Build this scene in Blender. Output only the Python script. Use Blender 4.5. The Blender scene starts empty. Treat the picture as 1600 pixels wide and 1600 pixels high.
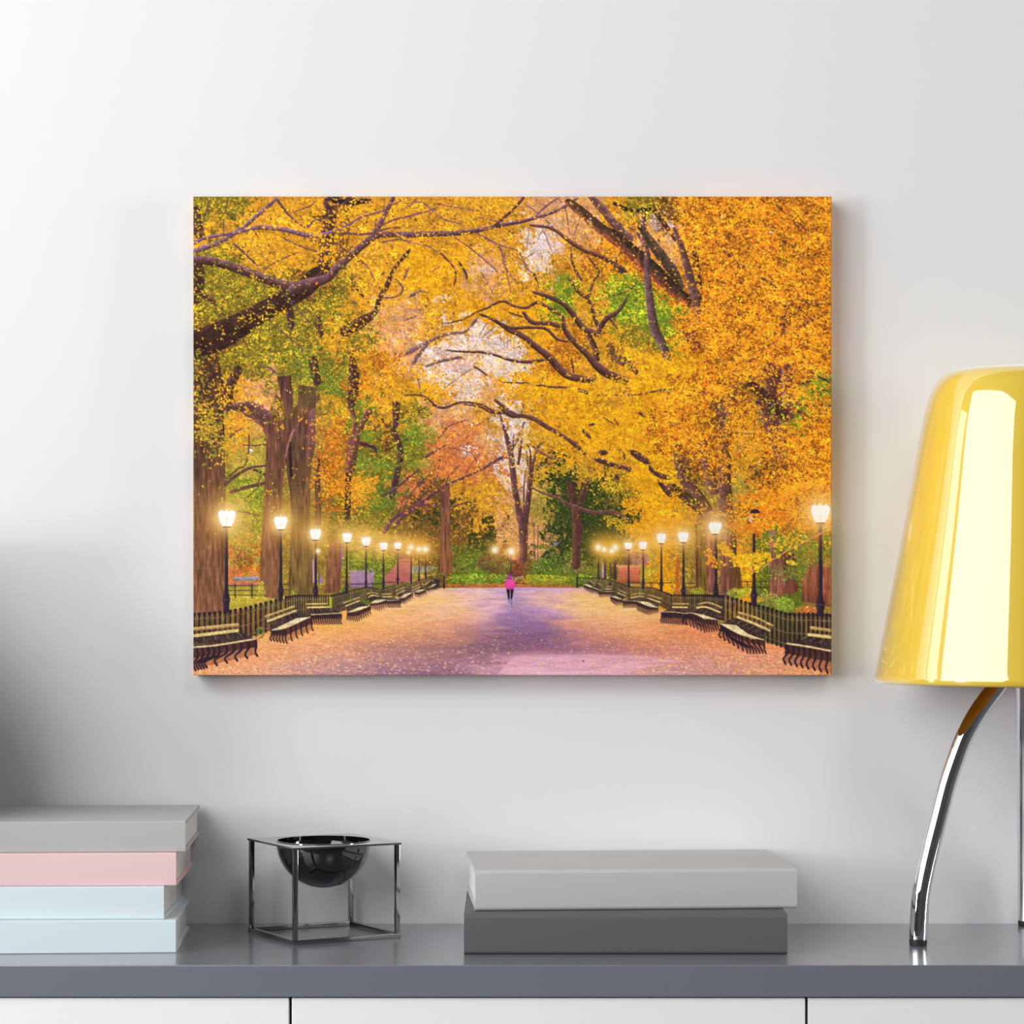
import bpy, bmesh, math, random
from mathutils import Vector, Matrix

scene = bpy.context.scene
COL = scene.collection
random.seed(5)

# ------------------------------------------------------------------
# Measurements: 1 u = 0.0166 m, the camera looks along +Y, the wall is at Y = DW*U from it
# ------------------------------------------------------------------
U = 0.0166
F = 4000.0                     # focal length in pixels of a 1600 px frame
HZ = 930.0                     # horizon row in the photograph
DW, DT = 194.93, 173.0         # wall and worktop front edge (u from the camera)
TABLE_Z = 0.85
CAM_Z = TABLE_Z + 25.0 * U
def W(xu, du, hu):             # lateral, depth, height above the worktop in u -> world metres
    return Vector((xu * U, (du - DW) * U, TABLE_Z + hu * U))

# ------------------------------------------------------------------
# Materials
# ------------------------------------------------------------------
def srgb(r, g, b):
    f = lambda c: (c / 255 / 12.92) if c / 255 <= .04045 else ((c / 255 + .055) / 1.055) ** 2.4
    return (f(r), f(g), f(b), 1)

def mat(name, col, rough=.5, metal=0, coat=0, coat_rough=.03, ior=1.5, bump=0, bscale=200, var=0, vscale=3, spec=.5, sss=0, aniso=None):
    m = bpy.data.materials.new(name); m.use_nodes = True
    nt = m.node_tree; b = nt.nodes['Principled BSDF']
    b.inputs['Roughness'].default_value = rough; b.inputs['Metallic'].default_value = metal
    b.inputs['Coat Weight'].default_value = coat; b.inputs['Coat Roughness'].default_value = coat_rough
    b.inputs['IOR'].default_value = ior; b.inputs['Specular IOR Level'].default_value = spec
    tc = nt.nodes.new('ShaderNodeTexCoord')
    n = nt.nodes.new('ShaderNodeTexNoise'); n.inputs['Scale'].default_value = vscale; n.inputs['Detail'].default_value = 4
    nt.links.new(tc.outputs['Object'], n.inputs['Vector'])
    mx = nt.nodes.new('ShaderNodeMixRGB'); mx.blend_type = 'MIX'
    mx.inputs[1].default_value = tuple(c * (1 - var) for c in col[:3]) + (1,); mx.inputs[2].default_value = tuple(min(1, c * (1 + var)) for c in col[:3]) + (1,)
    nt.links.new(n.outputs['Fac'], mx.inputs[0]); nt.links.new(mx.outputs[0], b.inputs['Base Color'])
    if bump:
        n2 = nt.nodes.new('ShaderNodeTexNoise'); n2.inputs['Scale'].default_value = bscale; n2.inputs['Detail'].default_value = 3
        if aniso:
            mp = nt.nodes.new('ShaderNodeMapping'); mp.inputs['Scale'].default_value = aniso
            nt.links.new(tc.outputs['Object'], mp.inputs['Vector']); nt.links.new(mp.outputs[0], n2.inputs['Vector'])
        else: nt.links.new(tc.outputs['Object'], n2.inputs['Vector'])
        bp = nt.nodes.new('ShaderNodeBump'); bp.inputs['Strength'].default_value = bump; bp.inputs['Distance'].default_value = .001
        nt.links.new(n2.outputs['Fac'], bp.inputs['Height']); nt.links.new(bp.outputs[0], b.inputs['Normal'])
    return m

M = dict(
    wall=mat('white_wall_paint', srgb(232, 232, 233), .9, var=.006, bump=.04, bscale=260),
    plain=mat('grey_room_paint', srgb(108, 109, 111), .9, var=.006),
    floor=mat('grey_floor', srgb(104, 101, 97), .45, var=.05, vscale=5),
    top=mat('slate_lacquer', srgb(116, 120, 129), .30, coat=.7, coat_rough=.14, var=.015, ior=2.0),
    white=mat('white_lacquer', srgb(250, 250, 250), .35, var=.004),
    dark=mat('dark_gap', srgb(22, 22, 24), .8, var=.02),
    page=mat('paper_block', srgb(226, 224, 220), .9, var=.01, bump=.5, bscale=60, aniso=(1, 1, 60)),
    c_gray=mat('grey_cloth_cover', srgb(184, 184, 183), .75, var=.012, bump=.06, bscale=600),
    c_pink=mat('pink_cloth_cover', srgb(236, 200, 200), .75, var=.012, bump=.06, bscale=600),
    c_blue=mat('pale_blue_cover', srgb(212, 225, 229), .75, var=.012, bump=.06, bscale=600),
    c_lgray=mat('light_grey_cover', srgb(192, 192, 192), .6, var=.012, bump=.05, bscale=600),
    c_dgray=mat('charcoal_cover', srgb(92, 92, 92), .55, var=.02, bump=.05, bscale=600),
    steel=mat('smoked_steel', (.36, .36, .37, 1), .10, 1, var=.03),
    black=mat('black_enamel', (.004, .004, .005, 1), .05, 0, 1.0, .02, var=.05),
    chrome=mat('chrome', (.80, .81, .83, 1), .035, 1, var=.01),
    rubber=mat('black_rubber', (.015, .015, .016, 1), .6, var=.1),
    yellow=mat('yellow_lacquer', srgb(240, 203, 44), .35, 0, 1.0, .02, var=.01),
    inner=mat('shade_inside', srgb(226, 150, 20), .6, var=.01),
    bulb=mat('opal_bulb', srgb(240, 236, 226), .2, var=.01),
    wood=mat('stretcher_pine', srgb(196, 160, 112), .7, var=.12, vscale=20),
    vase=mat('dark_stoneware', srgb(60, 62, 66), .6, var=.08, bump=.2, bscale=80),
)
M['yellow'].node_tree.nodes['Principled BSDF'].inputs['Coat IOR'].default_value = 2.25
for k_, v_ in (('Sheen Weight', .85), ('Sheen Roughness', .45)): M['yellow'].node_tree.nodes['Principled BSDF'].inputs[k_].default_value = v_

# ------------------------------------------------------------------
# Mesh helpers
# ------------------------------------------------------------------
def obj(name, bm, m, parent=None, smooth=False, angle=None):
    me = bpy.data.meshes.new(name)
    bmesh.ops.recalc_face_normals(bm, faces=bm.faces[:])
    bm.to_mesh(me); bm.free()
    for mm in (m if isinstance(m, (list, tuple)) else [m]): me.materials.append(mm)
    if smooth:
        for p in me.polygons: p.use_smooth = True
        if angle is not None: me.set_sharp_from_angle(angle=math.radians(angle))
    o = bpy.data.objects.new(name, me); COL.objects.link(o)
    if parent: o.parent = parent
    return o
def empty(name, loc, rz=0, label=None, cat=None, group=None):
    o = bpy.data.objects.new(name, None); COL.objects.link(o)
    o.empty_display_size = .03
    o.location = loc; o.rotation_euler = (0, 0, rz)
    tag(o, label, cat, group); return o
def tag(o, label=None, cat=None, group=None, kind=None):
    if label: o['label'] = label
    if cat: o['category'] = cat
    if group: o['group'] = group
    if kind: o['kind'] = kind
    return o
def box(bm, x0, x1, y0, y1, z0, z1, bev=0, seg=2):
    r = bmesh.ops.create_cube(bm, size=1)
    vs = r['verts']
    for v in vs: v.co = Vector((x0 + (v.co.x + .5) * (x1 - x0), y0 + (v.co.y + .5) * (y1 - y0), z0 + (v.co.z + .5) * (z1 - z0)))
    if bev:
        es = list({e for v in vs for e in v.link_edges})
        bmesh.ops.bevel(bm, geom=es, offset=bev, segments=seg, profile=.6, affect='EDGES')
    return bm
def mkbox(*a, **k):
    bm = bmesh.new(); box(bm, *a, **k); return bm
def lathe(bm, prof, n=96, closed=False):
    rings = []
    for (r, z) in prof:
        if r < 1e-6: rings.append([bm.verts.new((0, 0, z))])
        else: rings.append([bm.verts.new((r * math.cos(2 * math.pi * i / n), r * math.sin(2 * math.pi * i / n), z)) for i in range(n)])
    pr = list(zip(rings, rings[1:])) + ([(rings[-1], rings[0])] if closed else [])
    for a, b in pr:
        for i in range(n):
            j = (i + 1) % n
            f = [a[i % len(a)], a[j % len(a)], b[j % len(b)], b[i % len(b)]]
            f = list(dict.fromkeys(f))
            if len(f) > 2: bm.faces.new(f)
def tube(bm, pts, rad, n=20, cap=True, flat=1.0):
    rings = []
    for i, p in enumerate(pts):
        t = (pts[min(i + 1, len(pts) - 1)] - pts[max(i - 1, 0)]).normalized()
        if i == 0: up = Vector((0, 1, 0)) if abs(t.y) < .9 else Vector((1, 0, 0))
        s = t.cross(up).normalized(); up = s.cross(t).normalized()
        r = rad[i] if isinstance(rad, (list, tuple)) else rad
        rings.append([bm.verts.new(p + s * math.cos(2 * math.pi * k / n) * r + up * math.sin(2 * math.pi * k / n) * r * flat) for k in range(n)])
    for a, b in zip(rings, rings[1:]):
        for k in range(n): bm.faces.new((a[k], a[(k + 1) % n], b[(k + 1) % n], b[k]))
    if cap: bm.faces.new(rings[0][::-1]); bm.faces.new(rings[-1])

# ------------------------------------------------------------------
# Room shell
# ------------------------------------------------------------------
XL, XR, YB, ZC = -3.9, 3.6, -5.6, 4.6
def struct(name, bm, m, par=None):
    o = obj(name, bm, m, par)
    if par is None: o['kind'] = 'structure'
    return o
struct('wall_back', mkbox(XL - .1, XR + .1, 0, .1, 0, ZC), M['wall'])
struct('wall_left', mkbox(XL - .1, XL, YB, 0, 0, ZC), M['plain'])
struct('wall_right', mkbox(XR, XR + .1, YB, 0, 0, ZC), M['plain'])
struct('wall_front', mkbox(XL - .1, XR + .1, YB - .1, YB, 0, ZC), M['plain'])
struct('floor', mkbox(XL - .1, XR + .1, YB - .1, .1, -.1, 0), M['floor'])
struct('ceiling', mkbox(XL - .1, XR + .1, YB - .1, .1, ZC, ZC + .1), M['plain'])

# ------------------------------------------------------------------
# Sideboard: white cabinet units under one slate worktop
# ------------------------------------------------------------------
yf = (DT - DW) * U                                  # worktop front edge
th = 2.16 * U
xl, xr = -1.22, 1.30
top = obj('worktop', mkbox(xl, xr, yf, -.0008, TABLE_Z - th, TABLE_Z, bev=.0012), M['top'])
tag(top, 'long slate grey lacquered worktop lying over the white cabinets', 'worktop')
def px2u(px, d): return (px - 800) * d / F
dfr = DT + .25
joints = [px2u(-354, dfr) * U, px2u(453.5, dfr) * U, px2u(1260.5, dfr) * U, px2u(2067.5, dfr) * U]
gap = 4.6 * dfr / F * U
zt = TABLE_Z - th
labels = ['white cabinet unit below the pastel book stack, left of the first dark joint',
          'white cabinet unit in the middle, between the two dark joints under the worktop',
          'white cabinet unit below the yellow lamp, right of the second dark joint']
for i in range(3):
    a, b = joints[i], joints[i + 1]
    e = empty('cabinet', ((a + b) / 2, yf / 2, 0), 0, labels[i], 'cabinet', 'white cabinet units under the worktop')
    hw = (b - a) / 2; yfl = yf - yf / 2
    obj('carcass', mkbox(-hw + .0004, hw - .0004, yfl + .024, -yf / 2 - .002, .06, zt - .0004), M['dark'], e)
    obj('plinth', mkbox(-hw + .001, hw - .001, yfl + .05, -yf / 2 - .01, 0, .0598), M['dark'], e)
    z = zt - .0016
    for k, h in enumerate((.19, .19, .36)):
        obj('drawer_front', mkbox(-hw + gap / 2, hw - gap / 2, yfl + .004, yfl + .0238, z - h + .004, z, bev=.001), M['white'], e)
        z -= h + .001

# ------------------------------------------------------------------
# Books
# ------------------------------------------------------------------
def book(xs, ds, w, dep, h0, th_, rz, m, label, group, board=.24, over=.45, left=False, curved=False, ends=(True, True)):
    """front spine from local x 0 to w (u); origin at the spine's front corner the photo shows"""
    e = empty('book', W(xs, ds, h0), math.radians(rz), label, 'book', group)
    s = -1 if left else 1
    x0, x1 = (0, w) if not left else (-w, 0)
    bm = bmesh.new()
    b, T = board * U, th_ * U
    X0, X1, D = x0 * U, x1 * U, dep * U
    # C-shaped case: profile in (y,z), spine rounded a little at its two long edges
    rr = .30 * U if curved else .10 * U
    out = []
    out = [(rr - rr * math.sin(math.pi / 2 * k / 6), rr - rr * math.cos(math.pi / 2 * k / 6)) for k in range(7)]   # bottom corner from underside to front
    prof = [(D, 0)] + out + [(y, T - z) for y, z in reversed(out)] + [(D, T), (D, T - b), (b * 1.3, T - b), (b * 1.3, b), (D, b)]
    va = [bm.verts.new((X0, y, z)) for y, z in prof]; vb = [bm.verts.new((X1, y, z)) for y, z in prof]
    n = len(prof)
    for i in range(n): bm.faces.new((va[i], va[(i + 1) % n], vb[(i + 1) % n], vb[i]))
    # end caps: fans round the spine corners, quads for spine and boards
    for vs in (va, vb):
        cb, ct, m_ = vs[-2], vs[-3], len(out)
        bo, to = vs[1:1 + m_], vs[1 + m_:1 + 2 * m_]
        bm.faces.new((vs[0], bo[0], cb, vs[-1]))
        for k in range(m_ - 1): bm.faces.new((bo[k], bo[k + 1], cb)); bm.faces.new((to[k], to[k + 1], ct))
        bm.faces.new((bo[-1], to[0], ct, cb)); bm.faces.new((to[-1], vs[1 + 2 * m_], vs[2 + 2 * m_], ct))
    obj('cover', bm, m, e, True, 35)
    o = over * U
    obj('page_block', mkbox(X0 + o * (.35), X1 - o * (.35), b * 1.32, D - o, b + .0001, T - b - .0001, bev=.0004), M['page'], e)
    return e
G1 = 'hardback books stacked at the left end'
book(-23.5, 178.9, 13.3, 12.7, 0, 2.28, 3.0, M['c_blue'], 'pale blue hardback book at the bottom of the left stack', G1, left=True)
book(-24.4, 179.4, 13.3, 11.9, 2.29, 2.29, .6, M['c_blue'], 'pale blue hardback book lying directly under the pink book', G1, left=True)
book(-23.6, 179.8, 13.3, 13.4, 4.59, 2.31, 1.9, M['c_pink'], 'pale pink hardback book between the grey book and the blue books', G1, left=True)
book(-23.0, 180.3, 16.4, 14.0, 6.91, 2.19, 2.9, M['c_gray'], 'mid grey hardback book on top of the left stack', G1, left=True)
G2 = 'grey hardback books stacked in the middle'
book(-3.34, 178.1, 22.5, 14.0, 0, 2.83, .1, M['c_dgray'], 'charcoal hardback book under the light grey book in the middle', G2, curved=True)
book(-2.56, 179.5, 22.75, 13.5, 2.84, 2.87, 3.6, M['c_lgray'], 'light grey hardback book resting on the charcoal book', G2, curved=True)

# ------------------------------------------------------------------
# Black bowl in its square steel stand
# ------------------------------------------------------------------
sd, ht = 8.5 * U, 6.95 * U
e = empty('bowl_stand', W(-13.86, 188.45, 0), math.radians(28.35), 'smoked steel cube stand with square top plate and wire frame holding a black bowl', 'bowl stand')
hs = sd / 2
bw = .34 * U
RB_ = 3.52 * U
# plate with a round hole, slightly oversailing the legs
bm = bmesh.new(); n = 96; pl = .14 * U; ho = hs + .03 * U
def sqp(a):
    c, s_ = math.cos(a), math.sin(a); k = ho / max(abs(c), abs(s_)); return c * k, s_ * k
rings = []
for z in (ht - pl, ht):
    rings.append([bm.verts.new((RB_ * math.cos(2 * math.pi * (i) / n), RB_ * math.sin(2 * math.pi * i / n), z)) for i in range(n)])
    rings.append([bm.verts.new((*sqp(2 * math.pi * i / n), z)) for i in range(n)])
for a, b in ((0, 1), (1, 3), (3, 2), (2, 0)):
    for i in range(n): bm.faces.new((rings[a][i], rings[a][(i + 1) % n], rings[b][(i + 1) % n], rings[b][i]))
obj('top_plate', bm, M['steel'], e, True, 30)
for sx, sy in ((-1, -1), (1, -1), (1, 1), (-1, 1)):
    cx_, cy_ = sx * (hs - bw * .62), sy * (hs - bw * .62)
    obj('leg', mkbox(cx_ - bw / 2, cx_ + bw / 2, cy_ - bw / 2, cy_ + bw / 2, bw * .9, ht - pl, bev=.0008, seg=2), M['steel'], e, True, 40)
bm = bmesh.new(); q = hs; w_ = bw * 1.1
box(bm, -q, q, -q, -q + w_, 0, bw, bev=.0006); box(bm, -q, q, q - w_, q, 0, bw, bev=.0006)
box(bm, -q, -q + w_, -q + w_, q - w_, 0, bw, bev=.0006); box(bm, q - w_, q, -q + w_, q - w_, 0, bw, bev=.0006)
obj('base_frame', bm, M['steel'], e, True, 40)
b_ = empty('bowl', W(-13.86, 188.45, 0) + Vector((0, 0, ht)), 0, 'glossy black hemispherical bowl hanging in the square steel stand', 'bowl')
bm = bmesh.new(); R1 = RB_ - .0003; R2 = R1 - .10 * U
prof = [(RB_ + .05 * U, .0002), (RB_ + .05 * U, .0006), (R2 + .04 * U, .0008)]
prof = [(R1, .0000)] + [(R1, .0006), (R2, .0006)]
prof = [(0.0, -R1)] + [(R1 * math.sin(a), -R1 * math.cos(a)) for a in [math.pi / 2 * k / 28 for k in range(1, 29)]] + [(R1, .0007), (R2, .0007)] + [(R2 * math.sin(a), -R2 * math.cos(a)) for a in [math.pi / 2 * k / 28 for k in range(28, 0, -1)]] + [(0.0, -R2)]
lathe(bm, prof, 128); obj('bowl_body', bm, M['black'], b_, True, 50)

# ------------------------------------------------------------------
# Yellow table lamp
# ------------------------------------------------------------------
LX, LD = 37.1, 185.5
lamp = empty('table_lamp', W(LX, LD, 0), 0, 'yellow glossy table lamp with curved chrome legs at the right edge', 'lamp')
sil = [(60,576.6),(90,577.6),(110,580),(121,583.5),(130,590),(137,599),(142.5,610),(147,622),(155,652),(163.5,695),(172,745),(184,812),(197,880),(209.5,945),(222,1010),(229.5,1048),(231.5,1057),(231,1063),(228.5,1066)]
k_ = LD / F
prof = [(0.0, (HZ - 574.6) * k_ + 25)] + [(r * k_, (HZ - y) * k_ + 25) for r, y in sil]
def crom(pts, m=5):
    out = []
    q = [pts[0]] + pts + [pts[-1]]
    for i in range(1, len(q) - 2):
        for s in range(m):
            t = s / m
            out.append(tuple(.5 * (2 * q[i][c] + (q[i+1][c] - q[i-1][c]) * t + (2*q[i-1][c] - 5*q[i][c] + 4*q[i+1][c] - q[i+2][c]) * t*t + (-q[i-1][c] + 3*q[i][c] - 3*q[i+1][c] + q[i+2][c]) * t**3) for c in (0, 1)))
    out.append(pts[-1]); return out
pr = crom(prof); pr = [(max(0, r) * U, z * U) for r, z in pr]
pr[0] = (0.0, pr[0][1])
t_ = .30 * U
bm = bmesh.new(); lathe(bm, pr + [(pr[-1][0] - t_, pr[-1][1] + .0004)], 160)
sh = obj('lamp_shade', bm, M['yellow'], lamp, True, 60)
inn = [(max(0, r - t_), z - (t_ if r < 120 * k_ * U else t_ * .2)) for r, z in pr[:-1]] + [(pr[-1][0] - t_, pr[-1][1] + .0004)]
inn[0] = (0.0, inn[0][1])
bm = bmesh.new(); lathe(bm, inn, 128); lin = obj('lining', bm, M['inner'], sh, True)
lin['label'] = 'orange yellow inside of the shade'
# three arched legs meeting under the shade
hub = Vector((0, 0, (25 - 1.2) * U))
rf = 8.5
fa, fb = Vector((29.0 - LX, 182.8 - LD, 0)), Vector((38.9 - LX, 193.6 - LD, 0))
fc = Matrix.Rotation(math.radians(-120), 4, 'Z') @ fb
if (fc - fa).length < 5: fc = Matrix.Rotation(math.radians(120), 4, 'Z') @ fb
LEGP = [(1.0, .45), (.985, 2.6), (.965, 4.0), (.905, 6.2), (.812, 9.0), (.735, 11.3), (.657, 13.1), (.57, 14.8), (.445, 16.5), (.27, 18.3), (.13, 19.6), (.03, 20.6)]
for fv in (fa, fb, fc):
    d = fv.normalized(); r0 = fv.length
    pts = crom([(r0 * a, z) for a, z in LEGP], 8)
    P3 = [Vector((d.x * r * U, d.y * r * U, z * U)) for r, z in pts]
    bm = bmesh.new(); tube(bm, P3, .66 * U, 32)
    lg = obj('leg', bm, M['chrome'], lamp, True, 60)
    bm = bmesh.new(); tube(bm, [Vector((P3[0].x, P3[0].y, 0)), Vector((P3[0].x, P3[0].y, .28 * U)), Vector((P3[0].x, P3[0].y, .44 * U))], [.60 * U, .64 * U, .62 * U], 32)
    obj('foot_pad', bm, M['rubber'], lg, True, 40)
bm = bmesh.new(); lathe(bm, [(0.0, 19.6 * U), (1.0 * U, 19.8 * U), (1.5 * U, 20.4 * U), (1.5 * U, 25.4 * U), (1.0 * U, 26.6 * U), (0.0, 26.7 * U)], 48)
obj('hub', bm, M['chrome'], lamp, True, 40)
bm = bmesh.new(); lathe(bm, [(0.0, 26.72 * U), (.9 * U, 26.8 * U), (.9 * U, 28 * U), (1.6 * U, 29.5 * U), (2.0 * U, 31.2 * U), (1.6 * U, 32.8 * U), (.8 * U, 33.5 * U), (0.0, 33.7 * U)], 48)
obj('bulb', bm, M['bulb'], lamp, True)
bm = bmesh.new(); tube(bm, [Vector((0, 0, 33.6 * U)), Vector((0, 0, 39.5 * U))], .25 * U, 16); obj('shade_rod', bm, M['chrome'], lamp, True, 40)

# unseen round vase, added past the books to cast the wall's soft shadow
v = empty('shadow_vase', W(-48.0, 184.2, 0), 0, 'unseen round dark stoneware vase added left of the pastel books to shade the wall', 'vase')
bm = bmesh.new(); lathe(bm, [(r * U, z * U) for r, z in ((0, 0), (5.2, 0), (5.8, .4), (6.6, 4), (7.3, 7), (8.0, 9.3), (9.6, 12), (10.3, 15), (9.8, 18), (7.8, 21.5), (5.0, 24), (3.9, 26), (4.1, 28), (4.8, 29.5), (4.4, 29.5), (3.6, 27.5), (3.4, 26), (0, 24))], 96)
obj('shadow_vase_body', bm, M['vase'], v, True, 60)
# ------------------------------------------------------------------
# The printed picture: brush work done with numpy, stored as mesh colours
# ------------------------------------------------------------------
import numpy as np
PX0, PY0, PW, PH = 302, 307, 998, 749        # print area, one mesh vertex per colour sample
rng = np.random.default_rng(11)
IMG = np.zeros((PH, PW, 3), np.float32)
YY, XX = np.mgrid[0:PH, 0:PW].astype(np.float32)

def vnoise(sx, sy, amp=1.0):
    h, w = int(PH / sy) + 3, int(PW / sx) + 3
    g = rng.random((h, w)).astype(np.float32)
    fy, fx = YY / sy, XX / sx
    iy, ix = fy.astype(int), fx.astype(int)
    ty, tx = fy - iy, fx - ix
    ty, tx = ty * ty * (3 - 2 * ty), tx * tx * (3 - 2 * tx)
    a = g[iy, ix] * (1 - tx) + g[iy, ix + 1] * tx
    b = g[iy + 1, ix] * (1 - tx) + g[iy + 1, ix + 1] * tx
    return (a * (1 - ty) + b * ty) * amp

# palettes: base colour, then leaf colours with weights; last number = density of the leaves laid over the branches
PAL = {
 'A': ((206, 140, 40), [(252,188,28,6),(246,170,26,5),(232,146,34,2),(176,150,40,1),(140,84,46,1),(240,166,96,1)], .42),
 'Y': ((232, 156, 26), [(254,196,26,7),(250,178,20,5),(242,156,22,3),(206,124,24,1)], .35),
 'O': ((176, 100, 30), [(254,170,32,6),(248,150,26,6),(255,184,42,4),(236,122,28,2),(150,80,30,1)], .62),
 'M': ((120, 104, 34), [(150,148,38,5),(186,166,40,4),(238,178,38,5),(116,122,32,3),(84,60,32,1),(246,192,44,2)], .40),
 'G': ((104, 116, 36), [(122,154,38,5),(152,170,44,4),(96,126,32,3),(214,176,50,3),(70,66,32,1)], .40),
 'L': ((110, 130, 34), [(172,194,40,5),(204,206,50,4),(118,158,30,3),(232,180,36,2),(90,100,26,1)], .30),
 'P': ((232, 206, 190), [(240,220,228,5),(232,202,212,4),(210,174,190,2),(246,186,70,6),(240,166,80,3)], .45),
 'p': ((220, 156, 100), [(240,170,70,5),(246,176,50,5),(216,146,130,2),(214,124,70,2),(236,194,180,2),(160,100,84,1)], .45),
 'R': ((206, 116, 62), [(236,128,52,5),(242,146,48,5),(210,104,66,3),(176,104,100,2),(240,170,110,1)], .3),
 'D': ((110, 70, 36), [(110,70,38,3),(80,50,34,2),(240,170,36,5),(170,136,40,3),(214,140,40,2)], .40),
 'E': ((52, 60, 24), [(72,88,28,5),(46,54,22,4),(104,112,34,2),(170,130,40,1)], .10),
 'T': ((150, 120, 50), [(190,170,60,3),(150,120,50,3),(220,160,60,2)], .03),
 'H': ((176, 150, 60), [(200,186,66,4),(168,170,54,4),(226,168,64,3),(206,140,60,2),(140,130,50,1)], .05),
 'V': ((110, 80, 36), [(234,150,40,5),(214,128,38,4),(120,92,40,3),(80,74,34,2)], .25),
 'B': ((120, 60, 44), [(150,74,50,3),(110,56,40,3),(180,100,50,1)], .0),
}
ROWS = ["MMAAADAAAAAAApppAMDOOOOOO",
        "AAAAADAAAAAAAPppOppOOOOOO",
        "MMAAADAAYYYpAPAOOOpOOOOOO",
        "MMMMDMAAYYApAALALLOOOOOOO",
        "MMMMMMAppAYYYYLALLLOOOOOO",
        "DDMMMAMppAPPAYOAAMLOOOOOO",
        "DMMMGMAOpPpPPAOAAAYYOOOOO",
        "DApTMGOAYYPpYYYYAYYOODTOL",
        "DApDTAGAMppAPAYYYYOODOTLO",
        "MAHTTOMDGRRpPAYYYYOOOAOOO",
        "THHTTOGMMRRRPAEAAYYDOADOO",
        "TLLTTOAGRVAApHEEMYYTTHOOO",
        "THLTTMMMVEVApHEEEYYATOOOO",
        "THHTTTHHVVVEppEEEYYTTAGGG",
        "TROTTTGGHVGGBGGGMHYTTYGGT"]
ROWS = [r[:25] for r in ROWS]

def code_at(x, y, j):
    x = x + rng.normal(0, j, x.shape); y = y + rng.normal(0, j, y.shape)
    c = np.clip(((x - PX0) / 40).astype(int), 0, 24)
    r = np.clip(((y - PY0) / 40).astype(int), 0, 14)
    return r * 25 + c

KEYS = sorted(PAL)
CODE = np.array([[KEYS.index(ch) for ch in r] for r in ROWS]).reshape(-1)
NP = 16
PCOL = np.zeros((len(KEYS), NP, 3), np.float32)
BASE = np.zeros((len(KEYS), 3), np.float32); OVER = np.zeros(len(KEYS), np.float32)
for i, k in enumerate(KEYS):
    b, lv, ov = PAL[k]
    BASE[i] = b; OVER[i] = ov
    tot = sum(l[3] for l in lv); seq = []
    for l in lv:
        seq += [l[:3]] * max(1, round(l[3] / tot * NP))
    for q in range(NP): PCOL[i, q] = seq[int(q * len(seq) / NP)]

def stamp(x, y, rx, ry, ang, col, alpha=1.0):
    """soft little ellipses, all at once (photo pixel coordinates)"""
    x = x - PX0; y = y - PY0
    R = int(math.ceil(float(np.max(np.maximum(rx, ry))))) + 1
    oy, ox = np.mgrid[-R:R + 1, -R:R + 1]
    ox = ox.reshape(-1); oy = oy.reshape(-1)
    cs, sn = np.cos(ang), np.sin(ang)
    n = len(x)
    for s in range(0, n, 20000):
        sl = slice(s, min(n, s + 20000))
        ix = np.floor(x[sl]).astype(int)[:, None] + ox; iy = np.floor(y[sl]).astype(int)[:, None] + oy
        dx = ix - x[sl][:, None]; dy = iy - y[sl][:, None]
        u = dx * cs[sl][:, None] + dy * sn[sl][:, None]; v = -dx * sn[sl][:, None] + dy * cs[sl][:, None]
        d = np.sqrt((u / rx[sl][:, None]) ** 2 + (v / ry[sl][:, None]) ** 2)
        a = np.clip((1.12 - d) * np.minimum(rx, ry)[sl][:, None] * 1.3, 0, 1) * alpha
        ok = (a > .12) & (ix >= 0) & (ix < PW) & (iy >= 0) & (iy < PH)
        ii = (iy * PW + ix)[ok]; aa = a[ok][:, None]
        cc = np.repeat(col[sl][:, None, :], ox.size, 1)[ok]
        flat = IMG.reshape(-1, 3)
        flat[ii] = flat[ii] * (1 - aa) + cc * aa

def leaves(n, box, size, j, dens=None, squash=.6, shade=None, gain=1.0, clump=0, tilt=.9):
    x = rng.uniform(box[0], box[2], n); y = rng.uniform(box[1], box[3], n)
    c = CODE[code_at(x, y, j)]
    if dens is not None:
        keep = rng.random(n) < dens(x, y, c)
        x, y, c = x[keep], y[keep], c[keep]
    col = PCOL[c, rng.integers(0, NP, len(x))].copy()
    if clump:
        m = clump
        k = len(x)
        x = np.repeat(x, m) + rng.normal(0, size * 1.7, k * m); y = np.repeat(y, m) + rng.normal(0, size * 1.0, k * m)
        col = np.repeat(col, m, 0)
    col *= (rng.normal(1, .085, (len(x), 1)) * gain)
    if shade is not None:
        col *= shade[np.clip((y - PY0).astype(int), 0, PH - 1), np.clip((x - PX0).astype(int), 0, PW - 1)][:, None]
    r = size * rng.uniform(.6, 1.35, len(x))
    stamp(x, y, r, r * squash * rng.uniform(.7, 1.2, len(x)), rng.normal(0, tilt, len(x)), col)

def smooth(pts, step=1.0):
    p = np.array(pts, float)
    if len(p) == 2: q = np.vstack([p[0], p, p[1]])
    else: q = np.vstack([2 * p[0] - p[1], p, 2 * p[-1] - p[-2]])
    out = []
    for i in range(1, len(q) - 2):
        L = max(2, int(np.hypot(*(q[i + 1] - q[i])[:2]) / step))
        t = np.linspace(0, 1, L, endpoint=False)[:, None]
        out.append(.5 * ((2 * q[i]) + (q[i + 1] - q[i - 1]) * t + (2 * q[i - 1] - 5 * q[i] + 4 * q[i + 1] - q[i + 2]) * t ** 2
                   + (-q[i - 1] + 3 * q[i] - 3 * q[i + 1] + q[i + 2]) * t ** 3))
    out.append(q[-2][None])
    return np.vstack(out)

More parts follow.
